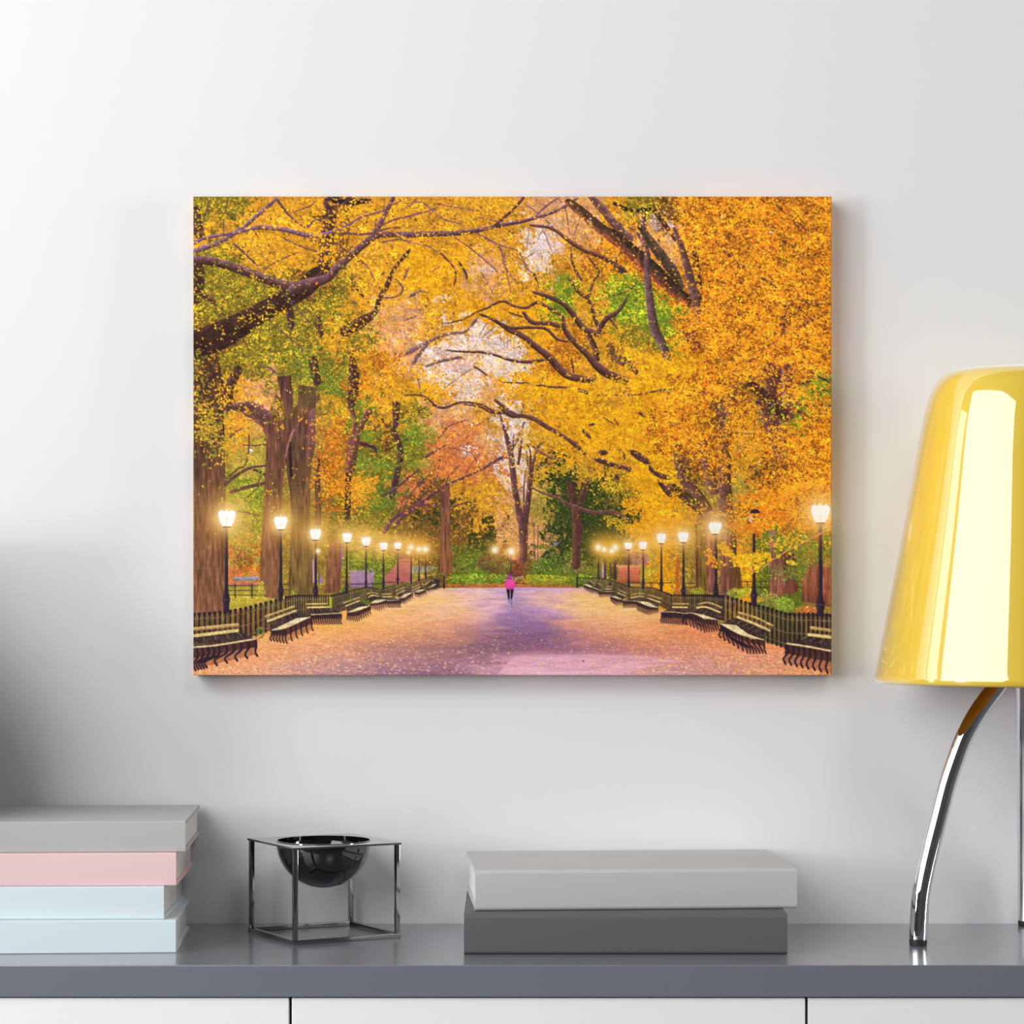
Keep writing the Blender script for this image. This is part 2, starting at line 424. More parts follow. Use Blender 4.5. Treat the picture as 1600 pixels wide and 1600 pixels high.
CR = {1:(290,295,4.571),2:(630,295,4.571),3:(960,295,4.571),4:(290,630,6.154),5:(540,630,6.154),6:(790,630,6.154),7:(1050,630,6.154),
      8:(290,820,6.154),9:(540,820,6.154),10:(790,820,6.154),11:(1050,820,6.154),0:(0,0,1)}
def conv(c, pts):
    ox, oy, s = CR[c]
    return [(ox + p[0] / s, oy + p[1] / s) + tuple(v / s for v in p[2:]) for p in pts]

GRAIN = vnoise(1.6, 1.6) * .5 + vnoise(3.5, 3.5) * .3 + vnoise(9, 9) * .2
STREAK = vnoise(1.7, 14) * .6 + vnoise(3.2, 30) * .4

def stroke(c, pts, col, hi=None, grain=.35, wob=.35, lo=None, tp=0):
    """tapering branch; pts = (x, y, full width)"""
    P = smooth(conv(c, pts), .45)
    x, y, r = P[:, 0] - PX0, P[:, 1] - PY0, np.maximum(P[:, 2] / 2, .42)
    if tp:
        k = np.arange(len(x)) * .45; e = np.minimum(k, k[::-1]) / tp; r = np.maximum(r * np.clip(.25 + e, 0, 1), .4)
    w = np.cumsum(rng.normal(0, .12, len(x))); w -= np.linspace(w[0], w[-1], len(x))
    y = y + np.clip(w, -1, 1) * wob
    R = int(r.max()) + 2
    oy, ox = np.mgrid[-R:R + 1, -R:R + 1]; ox = ox.reshape(-1); oy = oy.reshape(-1)
    ix = np.floor(x).astype(int)[:, None] + ox; iy = np.floor(y).astype(int)[:, None] + oy
    dx = ix - x[:, None]; dy = iy - y[:, None]
    d = np.hypot(dx, dy)
    a = np.clip(r[:, None] + .5 - d, 0, 1)
    ok = (a > 0) & (ix >= 0) & (ix < PW) & (iy >= 0) & (iy < PH)
    if not ok.any(): return
    M = np.zeros(PH * PW, np.float32); S = np.zeros(PH * PW, np.float32)
    ii = (iy * PW + ix)[ok]
    np.maximum.at(M, ii, a[ok])
    if hi is not None:
        # light from above: position across the branch
        tx, ty = np.gradient(x), np.gradient(y)
        L = np.hypot(tx, ty) + 1e-6; nx, ny = -ty / L, tx / L
        sgn = np.where(ny > 0, -1, 1) if abs(tx).sum() > abs(ty).sum() * .5 else np.where(nx > 0, -1, 1)
        cr = (dx * (nx * sgn)[:, None] + dy * (ny * sgn)[:, None]) / r[:, None]
        S[ii] = np.clip(cr[ok], -1, 1)
    ys, xs = np.nonzero(M.reshape(PH, PW)); m = M.reshape(PH, PW)[ys, xs][:, None]
    C = np.array(col, np.float32)[None].repeat(len(ys), 0)
    if hi is not None:
        s = S.reshape(PH, PW)[ys, xs]
        t = np.clip((s + .1) * .9, 0, 1)[:, None]
        C = C * (1 - t) + np.array(hi, np.float32) * t
        if lo is not None:
            t = np.clip((-s - .1) * 1.1, 0, 1)[:, None]; C = C * (1 - t) + np.array(lo, np.float32) * t
    C = C * (1 + grain * (GRAIN[ys, xs] - .5) * 2)[:, None]
    IMG[ys, xs] = IMG[ys, xs] * (1 - m) + C * m

def polymask(pts):
    p = [(a - PX0, b - PY0) for a, b in pts]
    M = np.zeros((PH, PW), np.float32)
    x0 = max(0, int(min(a for a, b in p)) - 1); x1 = min(PW, int(max(a for a, b in p)) + 2)
    y0 = max(0, int(min(b for a, b in p)) - 1); y1 = min(PH, int(max(b for a, b in p)) + 2)
    if x1 <= x0 or y1 <= y0: return M
    for sx, sy in ((-.25, -.25), (.25, -.25), (-.25, .25), (.25, .25)):
        X = XX[y0:y1, x0:x1] + sx; Y = YY[y0:y1, x0:x1] + sy
        ins = np.zeros(X.shape, bool)
        for i in range(len(p)):
            (ax, ay), (bx, by) = p[i], p[(i + 1) % len(p)]
            if ay == by: continue
            ins ^= ((ay > Y) != (by > Y)) & (X < (bx - ax) * (Y - ay) / (by - ay) + ax)
        M[y0:y1, x0:x1] += ins * .25
    return M

def poly(c, pts, col, col2=None, tex=None, amt=.3, alpha=1.0, horiz=False):
    M = polymask(conv(c, pts)) * alpha
    ys, xs = np.nonzero(M)
    if not len(ys): return
    C = np.array(col, np.float32)[None].repeat(len(ys), 0)
    if col2 is not None:
        q = (ys - ys.min()) / max(1, np.ptp(ys)) if not horiz else (xs - xs.min()) / max(1, np.ptp(xs))
        C = C * (1 - q[:, None]) + np.array(col2, np.float32) * q[:, None]
    if tex is not None: C = C * (1 + amt * (tex[ys, xs] - .5) * 2)[:, None]
    m = M[ys, xs][:, None]
    IMG[ys, xs] = IMG[ys, xs] * (1 - m) + C * m

def blob(x, y, rx, ry, cols, n, size=1.6, squash=.6):
    t = rng.uniform(0, 2 * math.pi, n); q = np.sqrt(rng.random(n))
    px = x + rx * q * np.cos(t); py = y + ry * q * np.sin(t)
    col = np.array(cols, np.float32)[rng.integers(0, len(cols), n)] * rng.normal(1, .1, (n, 1)) * (1.15 - .35 * ((py - y) / ry + 1) / 2)[:, None]
    r = size * rng.uniform(.6, 1.4, n)
    stamp(px, py, r, r * squash, rng.normal(0, .7, n), col)

def spray(c, pts, cols, n, size, spread):
    P = smooth(conv(c, [p + (1,) for p in pts]), 1)
    i = rng.integers(0, len(P), n)
    x = P[i, 0] + rng.normal(0, spread, n); y = P[i, 1] + rng.normal(0, spread * .7, n)
    col = np.array(cols, np.float32)[rng.integers(0, len(cols), n)] * rng.normal(1, .07, (n, 1))
    r = size * rng.uniform(.7, 1.3, n); stamp(x, y, r, r * .65, rng.normal(0, 1, n), col)

def glow(x, y, r, col, amt):
    d2 = (XX - (x - PX0)) ** 2 + (YY - (y - PY0)) ** 2
    g = (amt * np.exp(-d2 / (r * r)))[..., None]
    IMG[:] = IMG * (1 - g) + np.array(col, np.float32) * g

# ---- 1. soft base and fine background foliage -------------------------------------------------
TREEBOT = 925
cx = (XX / 40 - .5); cy = (YY / 40 - .5)
jx = XX + (vnoise(14, 14) - .5) * 44 + (vnoise(4, 4) - .5) * 36; jy = YY + (vnoise(14, 14) - .5) * 44 + (vnoise(4, 4) - .5) * 36
IMG[:] = BASE[CODE[np.clip((jy / 40).astype(int), 0, 14) * 25 + np.clip((jx / 40).astype(int), 0, 24)]]
IMG *= (.60 + .72 * GRAIN)[..., None]
BIG = vnoise(22, 16) * .55 + vnoise(9, 6) * .45
SH = (.80 + .44 * BIG).astype(np.float32)
full = (302, 307, 1300, TREEBOT)
leaves(70000, full, 1.25, 19, shade=SH)
leaves(24000, full, 1.7, 16, shade=SH, dens=lambda x, y, c: np.where(y < 800, .9, .5))
# sky holes
for (x, y, rx, ry, n) in ((858,386,24,10,260),(848,374,12,8,90),(748,520,16,16,300),(782,534,20,12,260),(806,548,16,12,200),(690,545,18,10,150),(668,556,12,10,90),(712,572,26,10,200),
                          (700,590,20,9,120),(742,600,16,8,110),(760,420,14,6,70),(1025,345,8,16,80),(1048,362,7,18,70),(1130,338,5,4,16),(1206,362,3,3,10),(800,680,5,24,110),(818,760,4,26,70),(776,730,5,5,30),
                          (732,706,18,10,60),(690,468,16,8,40),(740,425,10,8,40),(390,706,4,4,14),(836,300,24,10,50)):
    blob(x, y, rx, ry, [(240,222,232),(232,206,220),(244,232,236),(226,192,208)], n, 1.8)
for (x, y, rx, ry, n) in ((690,650,26,16,130),(720,690,30,24,160),(645,560,14,30,110),(640,490,16,24,90),(1030,350,18,26,110),(860,320,40,10,110)):
    blob(x, y, rx, ry, [(206,140,150),(224,150,120),(190,120,150),(234,170,130)], n, 1.3)
# lower left/right parkland seen between the trunks
poly(8, [(400,690),(1400,690),(1400,800),(400,830)], (196,168,62), (170,150,50), GRAIN, .35)
blob(392, 905, 26, 12, [(222,120,60),(232,150,80),(214,130,110),(150,160,60)], 260, 1.6)
blob(378, 872, 16, 16, [(60,66,32),(92,96,36),(150,150,46)], 200, 1.6)
blob(384, 790, 24, 36, [(176,184,56),(150,168,50),(206,190,70)], 300, 1.7)
blob(388, 845, 22, 12, [(216,150,60),(190,130,60),(196,170,66)], 150, 1.6)
poly(8, [(450,510),(700,500),(700,540),(450,545)], (168,160,172), (120,110,120), GRAIN, .3)
poly(8, [(405,560),(700,560),(700,585),(405,590)], (196,110,84), None, GRAIN, .3)
poly(8, [(405,590),(700,590),(700,705),(405,705)], (150,140,52), (196,168,60), GRAIN, .3)
# grey stone and monument left, pedestal right
poly(9, [(40,440),(140,435),(262,432),(270,470),(262,610),(40,610)], (176,140,164), (150,112,140), GRAIN, .12)
poly(9, [(470,300),(540,262),(600,290),(622,335),(500,338)], (120,88,92), (140,96,90), GRAIN, .4)
poly(9, [(500,338),(620,336),(624,545),(380,590),(372,500),(470,400)], (206,120,104), (176,96,90), GRAIN, .12)
poly(9, [(510,352),(620,352),(620,362),(510,362)], (160,84,78))
poly(9, [(372,470),(620,470),(620,478),(372,478)], (176,98,90))
poly(9, [(640,400),(870,400),(870,450),(640,470)], (150,140,120), None, STREAK, .6)
blob(575, 878, 42, 18, [(150,170,46),(110,140,36),(190,190,60),(80,96,34)], 420, 1.8)
# back hedge
blob(720, 872, 34, 20, [(84,100,36),(110,130,44),(60,74,30)], 420, 1.7)
blob(742, 886, 26, 14, [(120,140,46),(90,112,38),(150,160,60)], 260, 1.6)
blob(762, 880, 16, 12, [(124,50,54),(96,40,46),(150,70,60)], 190, 1.6)
blob(780, 888, 12, 14, [(110,110,44),(140,90,50),(80,80,36)], 120, 1.6)
blob(816, 882, 16, 20, [(156,74,50),(120,54,42),(180,96,56)], 300, 1.6)
blob(858, 888, 32, 16, [(96,124,42),(76,98,34),(130,150,50)], 420, 1.7)
blob(892, 885, 22, 12, [(150,130,60),(100,116,40),(190,140,100)], 180, 1.6)
blob(925, 890, 24, 16, [(140,110,60),(110,90,50),(170,150,60)], 200, 1.6)
blob(690, 893, 26, 9, [(130,140,50),(160,160,60),(90,100,40)], 160, 1.6)
blob(750, 905, 52, 8, [(160,190,44),(130,170,40),(190,206,60),(110,140,36)], 620, 1.6)
blob(846, 906, 46, 7, [(232,200,50),(206,190,50),(160,170,46)], 520, 1.5)
blob(912, 906, 16, 8, [(160,190,44),(130,160,44)], 150, 1.5)
poly(9, [(960,575),(1600,572),(1600,606),(960,606)], (206,122,58), (190,104,48), GRAIN, .4)
poly(10, [(0,572),(500,578),(720,600),(720,606),(0,606)], (206,122,58), (176,96,48), GRAIN, .4)
blob(868, 914, 50, 2.2, [(120,130,44),(150,110,44)], 120, 1.4)
blob(745, 913.5, 26, 1.8, [(130,110,60),(170,150,80)], 50, 1.4)
poly(10, [(1070,395),(1180,392),(1300,405),(1290,440),(1300,560),(1080,545),(1090,420)], (216,120,88), (190,96,66), GRAIN, .12)
poly(10, [(1068,393),(1295,398),(1295,412),(1068,412)], (232,150,120))
poly(10, [(1085,530),(1300,540),(1300,570),(1075,560)], (170,84,60))
poly(10, [(1110,385),(1150,290),(1190,255),(1215,290),(1225,340),(1215,385)], (150,110,80), (110,76,60), GRAIN, .5)
poly(10, [(1200,260),(1330,270),(1380,300),(1380,390),(1220,385)], (150,96,90), (170,110,100), GRAIN, .5)
poly(10, [(925,370),(960,365),(950,520),(925,520)], (190,150,150), None, GRAIN, .3)
for zx in (890,960,1010,1040,1060): stroke(10, [(zx,370,14),(zx+4,520,14)], (80,50,56), wob=.1)
blob(1012, 898, 14, 8, [(214,180,50),(232,190,40),(170,150,50)], 130, 1.5)

# ---- 2. trunks --------------------------------------------------------------------------------
BK = (112, 74, 52)
def trunk(c, pts, col, col2=None, amt=.42): poly(c, pts, col, col2, STREAK, amt)
# left
trunk(0, [(302,400),(312,400),(320,430),(314,470),(302,480)], (66,40,34))
trunk(0, [(302,548),(338,548),(348,600),(350,700),(352,760),(350,830),(348,958),(302,961)], (70,46,34), (132,86,60))
trunk(4, [(660,20),(740,20),(760,220),(700,200),(560,120)], (84,60,40), (96,66,48))
trunk(4, [(960,560),(1000,900),(1010,1200),(980,1860),(1225,1860),(1225,1500),(1185,1150),(1200,700),(1242,400),(1246,0),(1180,0),(1110,160),(1030,280)], (96,62,52), (118,92,46))
trunk(4, [(1180,60),(1240,40),(1235,400),(1200,500),(1160,480)], (150,92,92), (120,74,66), .25)
trunk(4, [(975,400),(1010,360),(1030,700),(1000,720)], (50,30,26))
trunk(4, [(1240,500),(1290,540),(1300,1180),(1235,1180),(1240,800)], (110,70,50))
trunk(8, [(1385,140),(1520,190),(1495,400),(1480,660),(1335,660),(1350,400)], (150,98,66), (120,74,52))
trunk(8, [(1480,200),(1515,190),(1495,420),(1480,420)], (160,104,130))
trunk(8, [(1215,340),(1235,340),(1235,560),(1220,560)], (190,140,160)); trunk(8, [(1270,440),(1300,500),(1330,560),(1270,570)], (140,110,130))
trunk(4, [(420,0),(520,80),(640,150),(730,240),(770,330),(765,560),(750,780),(745,900),(735,1050),(715,1500),(705,1860),(880,1890),(890,1500),(915,1000),(940,700),(975,480),(1000,360),(1030,280),(1110,160),(1240,20),(1100,0),(1040,40),(960,140),(870,210),(800,110),(700,0)], (104,66,52), (134,88,58))
stroke(4, [(560,130,8),(700,200,10),(780,300,12),(800,420,10)], (150,86,80), grain=.5)
stroke(4, [(1080,200,10),(1010,300,12),(975,420,12),(955,520,10)], (170,110,120), grain=.5)
stroke(4, [(960,150,30),(1080,30,24),(1180,-60,16)], (96,84,34), grain=.4)
# branches low left
BR = (84, 52, 54)
for p in ([(370,790,34),(450,720,32),(600,630,28),(760,600,20)], [(430,855,34),(600,805,34),(750,770,30)], [(600,630,20),(680,650,22),(760,690,24)], [(380,740,20),(500,630,16),(560,600,12),(600,460,14),(605,300,12)],
          [(500,1040,14),(600,1060,18),(700,1085,14)], [(540,400,10),(640,410,12),(770,395,12)], [(690,770,10),(720,700,10)], [(560,920,10),(620,880,10),(700,800,10)],[(600,960,10),(690,900,10),(730,850,8)],
          [(640,1060,8),(700,1150,8)],[(600,980,8),(650,1050,8)],[(430,320,24),(500,260,18),(600,240,12)]):
    stroke(4, p, BR)
# mid left trees
for p in ([(40,30,50),(95,210,48),(60,380,90),(40,640,100)], [(220,80,60),(130,260,64),(80,430,80),(50,600,80)]): stroke(5, p, (92,58,46), (150,88,84))
for p in ([(480,20,80),(480,200,50),(460,270,50),(510,380,50),(525,520,60),(490,680,56),(470,780,60),(440,900,50)], [(150,390,40),(260,420,40),(300,480,20)]): stroke(5, p, (72,44,46), (96,60,60))
stroke(5, [(20,700,60),(20,900,60),(10,1100,60)], (56,40,32))
DG = (92, 54, 66)
for p in ([(370,1240,44),(460,1110,38),(650,1010,36),(830,880,32),(960,790,28),(1120,720,22),(1300,640,22),(1500,520,34)], [(360,890,36),(480,820,30),(600,720,22),(700,640,14)],
          [(470,1200,30),(560,1085,30),(700,1000,26),(850,960,14)], [(760,520,28),(850,470,22),(950,410,12)], [(910,320,16),(1000,220,12),(1170,160,8)],
          [(860,990,14),(1000,1000,14),(1200,950,10)], [(560,1000,12),(640,860,12),(760,720,8)], [(650,990,12),(760,860,12),(860,760,10),(900,600,8)], [(960,790,14),(990,700,10),(1100,590,8)], [(1120,720,10),(1200,600,8),(1320,420,6)], [(1300,640,10),(1200,480,8),(1000,430,6)],
          [(480,1180,12),(520,1000,10),(600,820,8)], [(830,880,10),(780,800,8),(640,700,6)], [(700,980,10),(720,880,8),(690,760,6)]):
    stroke(5, p, DG, (130,80,92), wob=.6)
trunk(5, [(915,800),(1000,800),(1000,1100),(1010,1400),(1030,1640),(880,1640),(910,1400),(905,1100)], (120,72,60), (134,84,58))
# central tall trees
for p in ([(-60,80,16),(-30,200,24),(10,330,44),(50,500,56),(80,750,60),(110,950,60),(150,1140,76)], [(250,600,44),(240,700,50),(222,900,50),(185,1140,70)], [(165,1100,90),(170,1300,84),(170,1500,76)],
          [(40,480,24),(120,340,20),(180,180,14)], [(120,580,30),(145,420,24),(160,300,12)], [(60,500,20),(80,300,12)], [(260,590,24),(310,430,20),(360,380,8)], [(240,600,24),(235,460,18),(200,380,10)], [(175,1080,16),(175,850,14),(190,640,10)],
          [(0,300,14),(-40,150,10),(-60,60,8)], [(210,600,12),(200,430,10)]):
    stroke(6, p, (88,54,50), (128,84,90))
for p in ([(270,1150,12),(280,1500,12)],[(310,1180,8),(310,1520,10)]): stroke(6, p, (120,76,84))
# evergreens
for (x, y, rx, ry, n) in ((880,835,34,30,900),(870,800,24,20,300),(935,830,42,34,900),(935,790,26,30,500),(905,760,28,34,500),(870,868,18,22,420),(960,815,20,24,300)):
    blob(x, y, rx, ry, [(52,64,30),(70,90,32),(40,44,26),(96,110,40),(60,72,44)], int(n * .8), 1.6, .5)
for p in ([(640,780,40),(650,950,60),(690,1150,90),(685,1350,84),(680,1560,84)], [(790,740,40),(720,950,56),(700,1080,60)], [(600,740,20),(620,900,30)]): stroke(6, p, (86,50,48), (120,76,60))
for p in ([(240,810,14),(400,880,22),(500,910,24),(560,950,30),(680,1000,40),(850,1050,36),(1050,1050,36),(1200,1130,20)], [(980,990,14),(1070,880,10)],[(240,400,20),(400,510,24),(540,550,16)],[(240,600,8),(400,590,10),(480,570,6)],[(480,880,10),(620,880,12),(650,900,12)]): stroke(6, p, (104,66,60), (140,96,90))
blob(870, 850.5, 4, 2, [(110,130,210),(150,160,230)], 14, 1.4)
# right group of trunks
RT = (104, 66, 56)
for p in ([(40,420,70),(100,700,96),(240,900,130),(330,1050,150)], [(300,380,84),(340,600,100),(400,820,124)], [(500,-80,120),(510,300,130),(510,700,124),(520,1000,136),(545,1300,150),(545,1900,170)],
          [(-20,800,56),(130,910,76),(280,1030,90)]): stroke(7, p, RT, (140,96,90), grain=.5, lo=(74,46,34))
trunk(11, [(225,0),(290,-20),(320,620),(232,640)], (110,60,44)); trunk(11, [(250,0),(330,0),(350,640),(262,640)], (126,102,44), (120,90,40))
trunk(11, [(300,-100),(440,-160),(440,300),(440,660),(350,650),(320,100)], (176,114,94), (140,84,74))
trunk(11, [(470,-80),(560,0),(580,640),(475,660)], (150,96,84), (128,78,58)); trunk(11, [(580,350),(660,420),(680,620),(590,650)], (104,76,36), (118,80,46))
stroke(11, [(55,300,24),(55,450,34),(55,670,38)], (196,104,40))
trunk(11, [(935,60),(1000,60),(1010,300),(1100,280),(1180,260),(1215,640),(1000,700),(945,690)], (160,104,100), (134,80,62))
trunk(11, [(1040,260),(1190,280),(1225,640),(1120,690)], (100,56,42), (112,66,50))
trunk(11, [(1290,420),(1420,380),(1530,420),(1530,800),(1380,760),(1250,740),(1260,560)], (150,86,62), (124,72,52))
for p in ([(1240,-200,220),(1230,0,200),(1000,60,130),(1000,300,150),(1080,500,170)],): stroke(7, [(880,0,130),(930,120,150),(1000,300,150),(1060,480,150)], (100,56,50), (136,84,84), grain=.5)
stroke(3, [(1250,830,60),(1225,930,70),(1215,1020,60)], (90,48,40)); stroke(3, [(1130,1290,120),(1180,1500,150),(1220,1590,150)], (92,54,44), (126,76,70), grain=.5); stroke(3, [(1240,1290,100),(1250,1590,90)], (110,60,66), (140,90,110), grain=.5)
stroke(3, [(980,1400,60),(1100,1500,80),(1200,1600,90)], (72,40,34)); stroke(3, [(550,1050,90),(575,1110,80)], (112,60,52)); stroke(3, [(780,1560,100),(790,1600,110)], (112,76,66))
stroke(3, [(0,1205,46),(100,1260,44),(160,1310,34)], (96,62,56)); stroke(2, [(1480,1130,60),(1500,1200,60),(1600,1230,60)], (110,72,50), (96,86,40))

# ---- 3. crown foliage layer, then the big limbs -------------------------------------------------
def over(k):
    return lambda x, y, c: np.clip(OVER[c] * k * (.45 + 1.1 * BIG[np.clip((y - PY0).astype(int), 0, PH - 1), np.clip((x - PX0).astype(int), 0, PW - 1)]), 0, 1)
leaves(11000, (302, 307, 1300, 860), 1.7, 15, dens=over(1.0), shade=SH, clump=2)
LIMB, LIL = (82, 50, 50), (132, 88, 108)
stroke(1, [(1040,50,100),(1010,300,96),(1000,450,100),(960,620,110)], (66,40,38), (92,60,66), grain=.5)
stroke(1, [(1060,80,60),(1180,90,50),(1320,80,30)], (50,30,36))
for p in ([(1600,430,30),(1480,580,25),(1440,680,36),(1380,790,36),(1350,880,40),(1250,950,80),(1110,1030,80)], [(100,740,40),(220,830,40)], [(60,130,60),(90,330,90)], [(740,850,60),(750,1000,50)], [(940,900,40),(960,1050,60)],
          [(1180,640,30),(1270,770,26)],[(1180,1180,30),(1200,1350,80),(1180,1560,60)], [(900,1200,70),(940,1400,60)], [(380,1270,70),(300,1450,70),(330,1590,80)], [(90,1200,100),(100,1600,150)], [(230,1270,60),(130,1420,60)]):
    stroke(1, p, (70,42,36), (92,60,56), grain=.5, tp=9)
leaves(5200, (302, 307, 640, 640), 2.0, 8, dens=over(1.0), shade=SH, clump=2)
trunk(1, [(650,1340),(750,1330),(765,1560),(720,1640),(680,1500)], (84,52,46), (110,70,54)); trunk(1, [(800,1400),(940,1420),(960,1500),(860,1600),(740,1640),(800,1560)], (98,72,48), (110,80,50))
stroke(1, [(350,1560,60),(460,1560,80),(560,1620,90)], (92,58,56), (130,88,96))
# the low heavy limb and its forks
stroke(1, [(20,1120,190),(250,1040,200),(500,900,150),(680,800,140),(830,730,110),(920,690,60)], (54,32,26), (72,44,36), grain=.6)
stroke(1, [(820,690,60),(900,600,60),(960,560,30)], (58,36,30))
stroke(1, [(30,505,62),(200,520,60),(400,580,62),(600,655,66),(760,700,80),(860,690,80)], (84,50,46), LIL, grain=.5, lo=(58,34,30))
stroke(1, [(760,720,70),(850,680,76),(1000,640,62),(1080,560,56),(1250,410,52),(1360,330,46),(1480,322,40),(1600,322,40)], (92,58,60), (140,96,106), grain=.4, lo=(62,36,36))
stroke(2, [(-20,325,42),(150,320,40),(400,312,36),(550,290,30),(700,255,28),(900,215,24),(1100,150,20),(1250,60,16)], (92,56,66), (150,106,120), lo=(60,34,38))
stroke(1, [(1340,335,46),(1400,220,36),(1480,60,30)], (96,60,66), (140,96,110))
PUR = (116, 78, 92)
for p in ([(40,450,40),(250,370,38),(380,290,32),(500,190,30),(640,70,26)], [(50,385,26),(150,345,24),(350,310,24),(450,285,26),(550,270,32),(700,290,32),(900,335,34),(1000,320,28),(1150,260,20),(1250,200,16),(1420,150,12)]):
    stroke(1, p, PUR, (164,122,146), lo=(84,50,58))
for p in ([(650,70,16),(740,190,14),(870,290,10)], [(860,280,20),(900,240,22),(980,210,16)], [(330,380,14),(450,490,14),(520,560,12)], [(640,980,12),(850,1160,10)], [(550,580,10),(660,510,8),(800,450,8)],
          [(1100,310,16),(1300,320,16),(1450,280,12),(1600,270,10)], [(1390,260,14),(1480,220,14),(1600,190,14)], [(300,60,8),(270,200,8),(265,330,6)], [(160,80,8),(120,250,8),(120,370,8)], [(60,140,8),(120,250,6)],
          [(950,330,10),(1050,390,8),(1170,440,8)], [(680,340,8),(800,400,10),(950,450,8)], [(740,800,8),(860,930,8),(900,970,8)], [(1220,480,8),(1300,560,8),(1340,640,8)], [(1380,380,10),(1500,360,10),(1600,370,8)],
          [(1420,60,8),(1410,200,8)], [(1360,200,8),(1350,330,8)], [(1600,60,10),(1480,110,12)], [(540,1270,10),(600,1280,10),(660,1330,8)], [(1400,780,12),(1500,770,12),(1550,710,12),(1480,620,10)], [(1030,110,10),(1080,120,8),(1180,60,8)],
          [(760,160,8),(880,120,8),(930,80,8)], [(640,690,8),(740,790,8),(780,800,6)], [(500,900,6),(560,870,6),(620,800,6)]):
    stroke(1, p, (100,66,76), wob=.6, tp=6)
BC = (88, 54, 44)
stroke(2, [(860,60,20),(780,150,20),(660,255,20)], (84,50,56))
stroke(2, [(1340,50,40),(1430,150,60),(1530,270,50),(1620,350,54)], (104,68,66), (130,90,100), grain=.5)
stroke(3, [(190,270,44),(300,430,74),(420,590,78),(470,690,74)], (72,54,40), (104,76,66), grain=.7)
stroke(2, [(1180,90,50),(1250,140,66),(1400,270,76),(1500,345,80),(1640,450,88)], (88,58,44), (62,44,30), grain=.6, lo=(164,92,62))
stroke(3, [(-20,320,80),(110,430,104),(300,600,112),(430,720,90),(520,790,70),(610,900,60)], (84,56,42), (44,32,24), grain=.7, lo=(170,84,54))
stroke(3, [(20,240,24),(90,270,22),(160,310,24),(215,380,36)], (110,76,76))
stroke(3, [(200,150,50),(215,380,44),(245,500,44),(240,650,50),(262,850,60),(290,1000,66),(350,1120,62),(385,1220,50)], (100,70,70), (134,100,104), grain=.45, lo=(70,46,44))
stroke(3, [(270,130,30),(360,250,34),(440,360,26)], (70,46,40)); stroke(3, [(430,280,24),(500,470,54),(560,700,66),(600,950,50)], (92,62,56), (130,90,90), grain=.6)
stroke(3, [(580,400,40),(600,700,56),(600,900,50)], (58,40,36), tp=16); stroke(3, [(0,100,24),(130,150,26),(300,130,20)], (50,34,30))
RB = [ [(900,255,14),(1060,280,18),(1200,380,22),(1300,440,26),(1450,500,28),(1600,590,32)], [(920,730,20),(1050,770,28),(1150,820,34),(1220,900,38),(1300,1000,44),(1400,1035,44)],
  [(1390,1040,36),(1440,940,36),(1540,870,26),(1600,780,14)], [(1200,430,14),(1210,540,18),(1280,660,20)], [(1180,640,22),(1260,740,24),(1330,800,26),(1390,980,30)], [(1320,780,20),(1365,650,18),(1400,590,14),(1320,480,12)],
  [(1310,1020,40),(1370,1140,40),(1385,1230,44)], [(1140,900,20),(1160,1010,34),(1220,1090,38),(1320,1190,44),(1400,1280,58),(1500,1340,60),(1600,1375,56)],
  [(630,920,20),(760,1010,30),(850,1050,38),(950,1130,44),(1030,1190,48),(1120,1290,52),(1190,1340,50),(1360,1370,44)], [(850,870,24),(920,950,28),(1050,960,30),(1130,985,26)],
  [(540,890,14),(640,930,16),(760,990,22),(900,990,20),(1020,1000,20),(1100,1070,18),(1180,1090,12)], [(300,960,10),(420,930,12),(520,875,14),(600,845,16),(700,800,18),(800,840,18),(880,850,20),(960,815,22),(1060,860,24),(1130,900,20)],
  [(300,1150,10),(450,1160,16),(600,1170,18),(750,1220,20),(880,1240,22),(1040,1215,22)], [(260,450,12),(370,580,14),(360,700,10)], [(390,510,14),(445,600,18),(450,650,14)], [(670,1520,20),(760,1590,28)],
  [(0,1470,10),(140,1475,14),(270,1560,16),(410,1520,14),(560,1540,16),(660,1600,18)], [(1250,1430,30),(1320,1460,26)], [(1370,1320,12),(1370,1400,14)], [(1200,1200,8),(1220,1320,14)], [(930,600,20),(970,700,14)],
  [(1600,790,14),(1540,860,16),(1500,940,12)], [(1380,860,16),(1480,930,14),(1530,990,12)], [(700,1380,10),(900,1385,12)], [(930,1400,14),(1060,1415,14),(1180,1420,12)], [(500,1260,12),(600,1330,14)], [(750,880,12),(860,915,12)] ]
for p in RB: stroke(2, p, BC, (130,84,80), lo=(56,32,28), wob=.8, tp=5)
for p in ([(20,1180,46),(100,1130,30),(200,1080,26),(330,1030,24),(440,1020,16),(530,920,26)], [(150,1270,20),(270,1230,22),(420,1200,20)], [(60,1260,30),(110,1180,30),(180,1100,20)], [(40,770,30),(120,730,20),(180,740,12)], [(0,940,16),(100,905,14)], [(40,560,20),(0,640,20)]):
    stroke(2, p, (110,80,80), (150,116,124), wob=.7, tp=8)
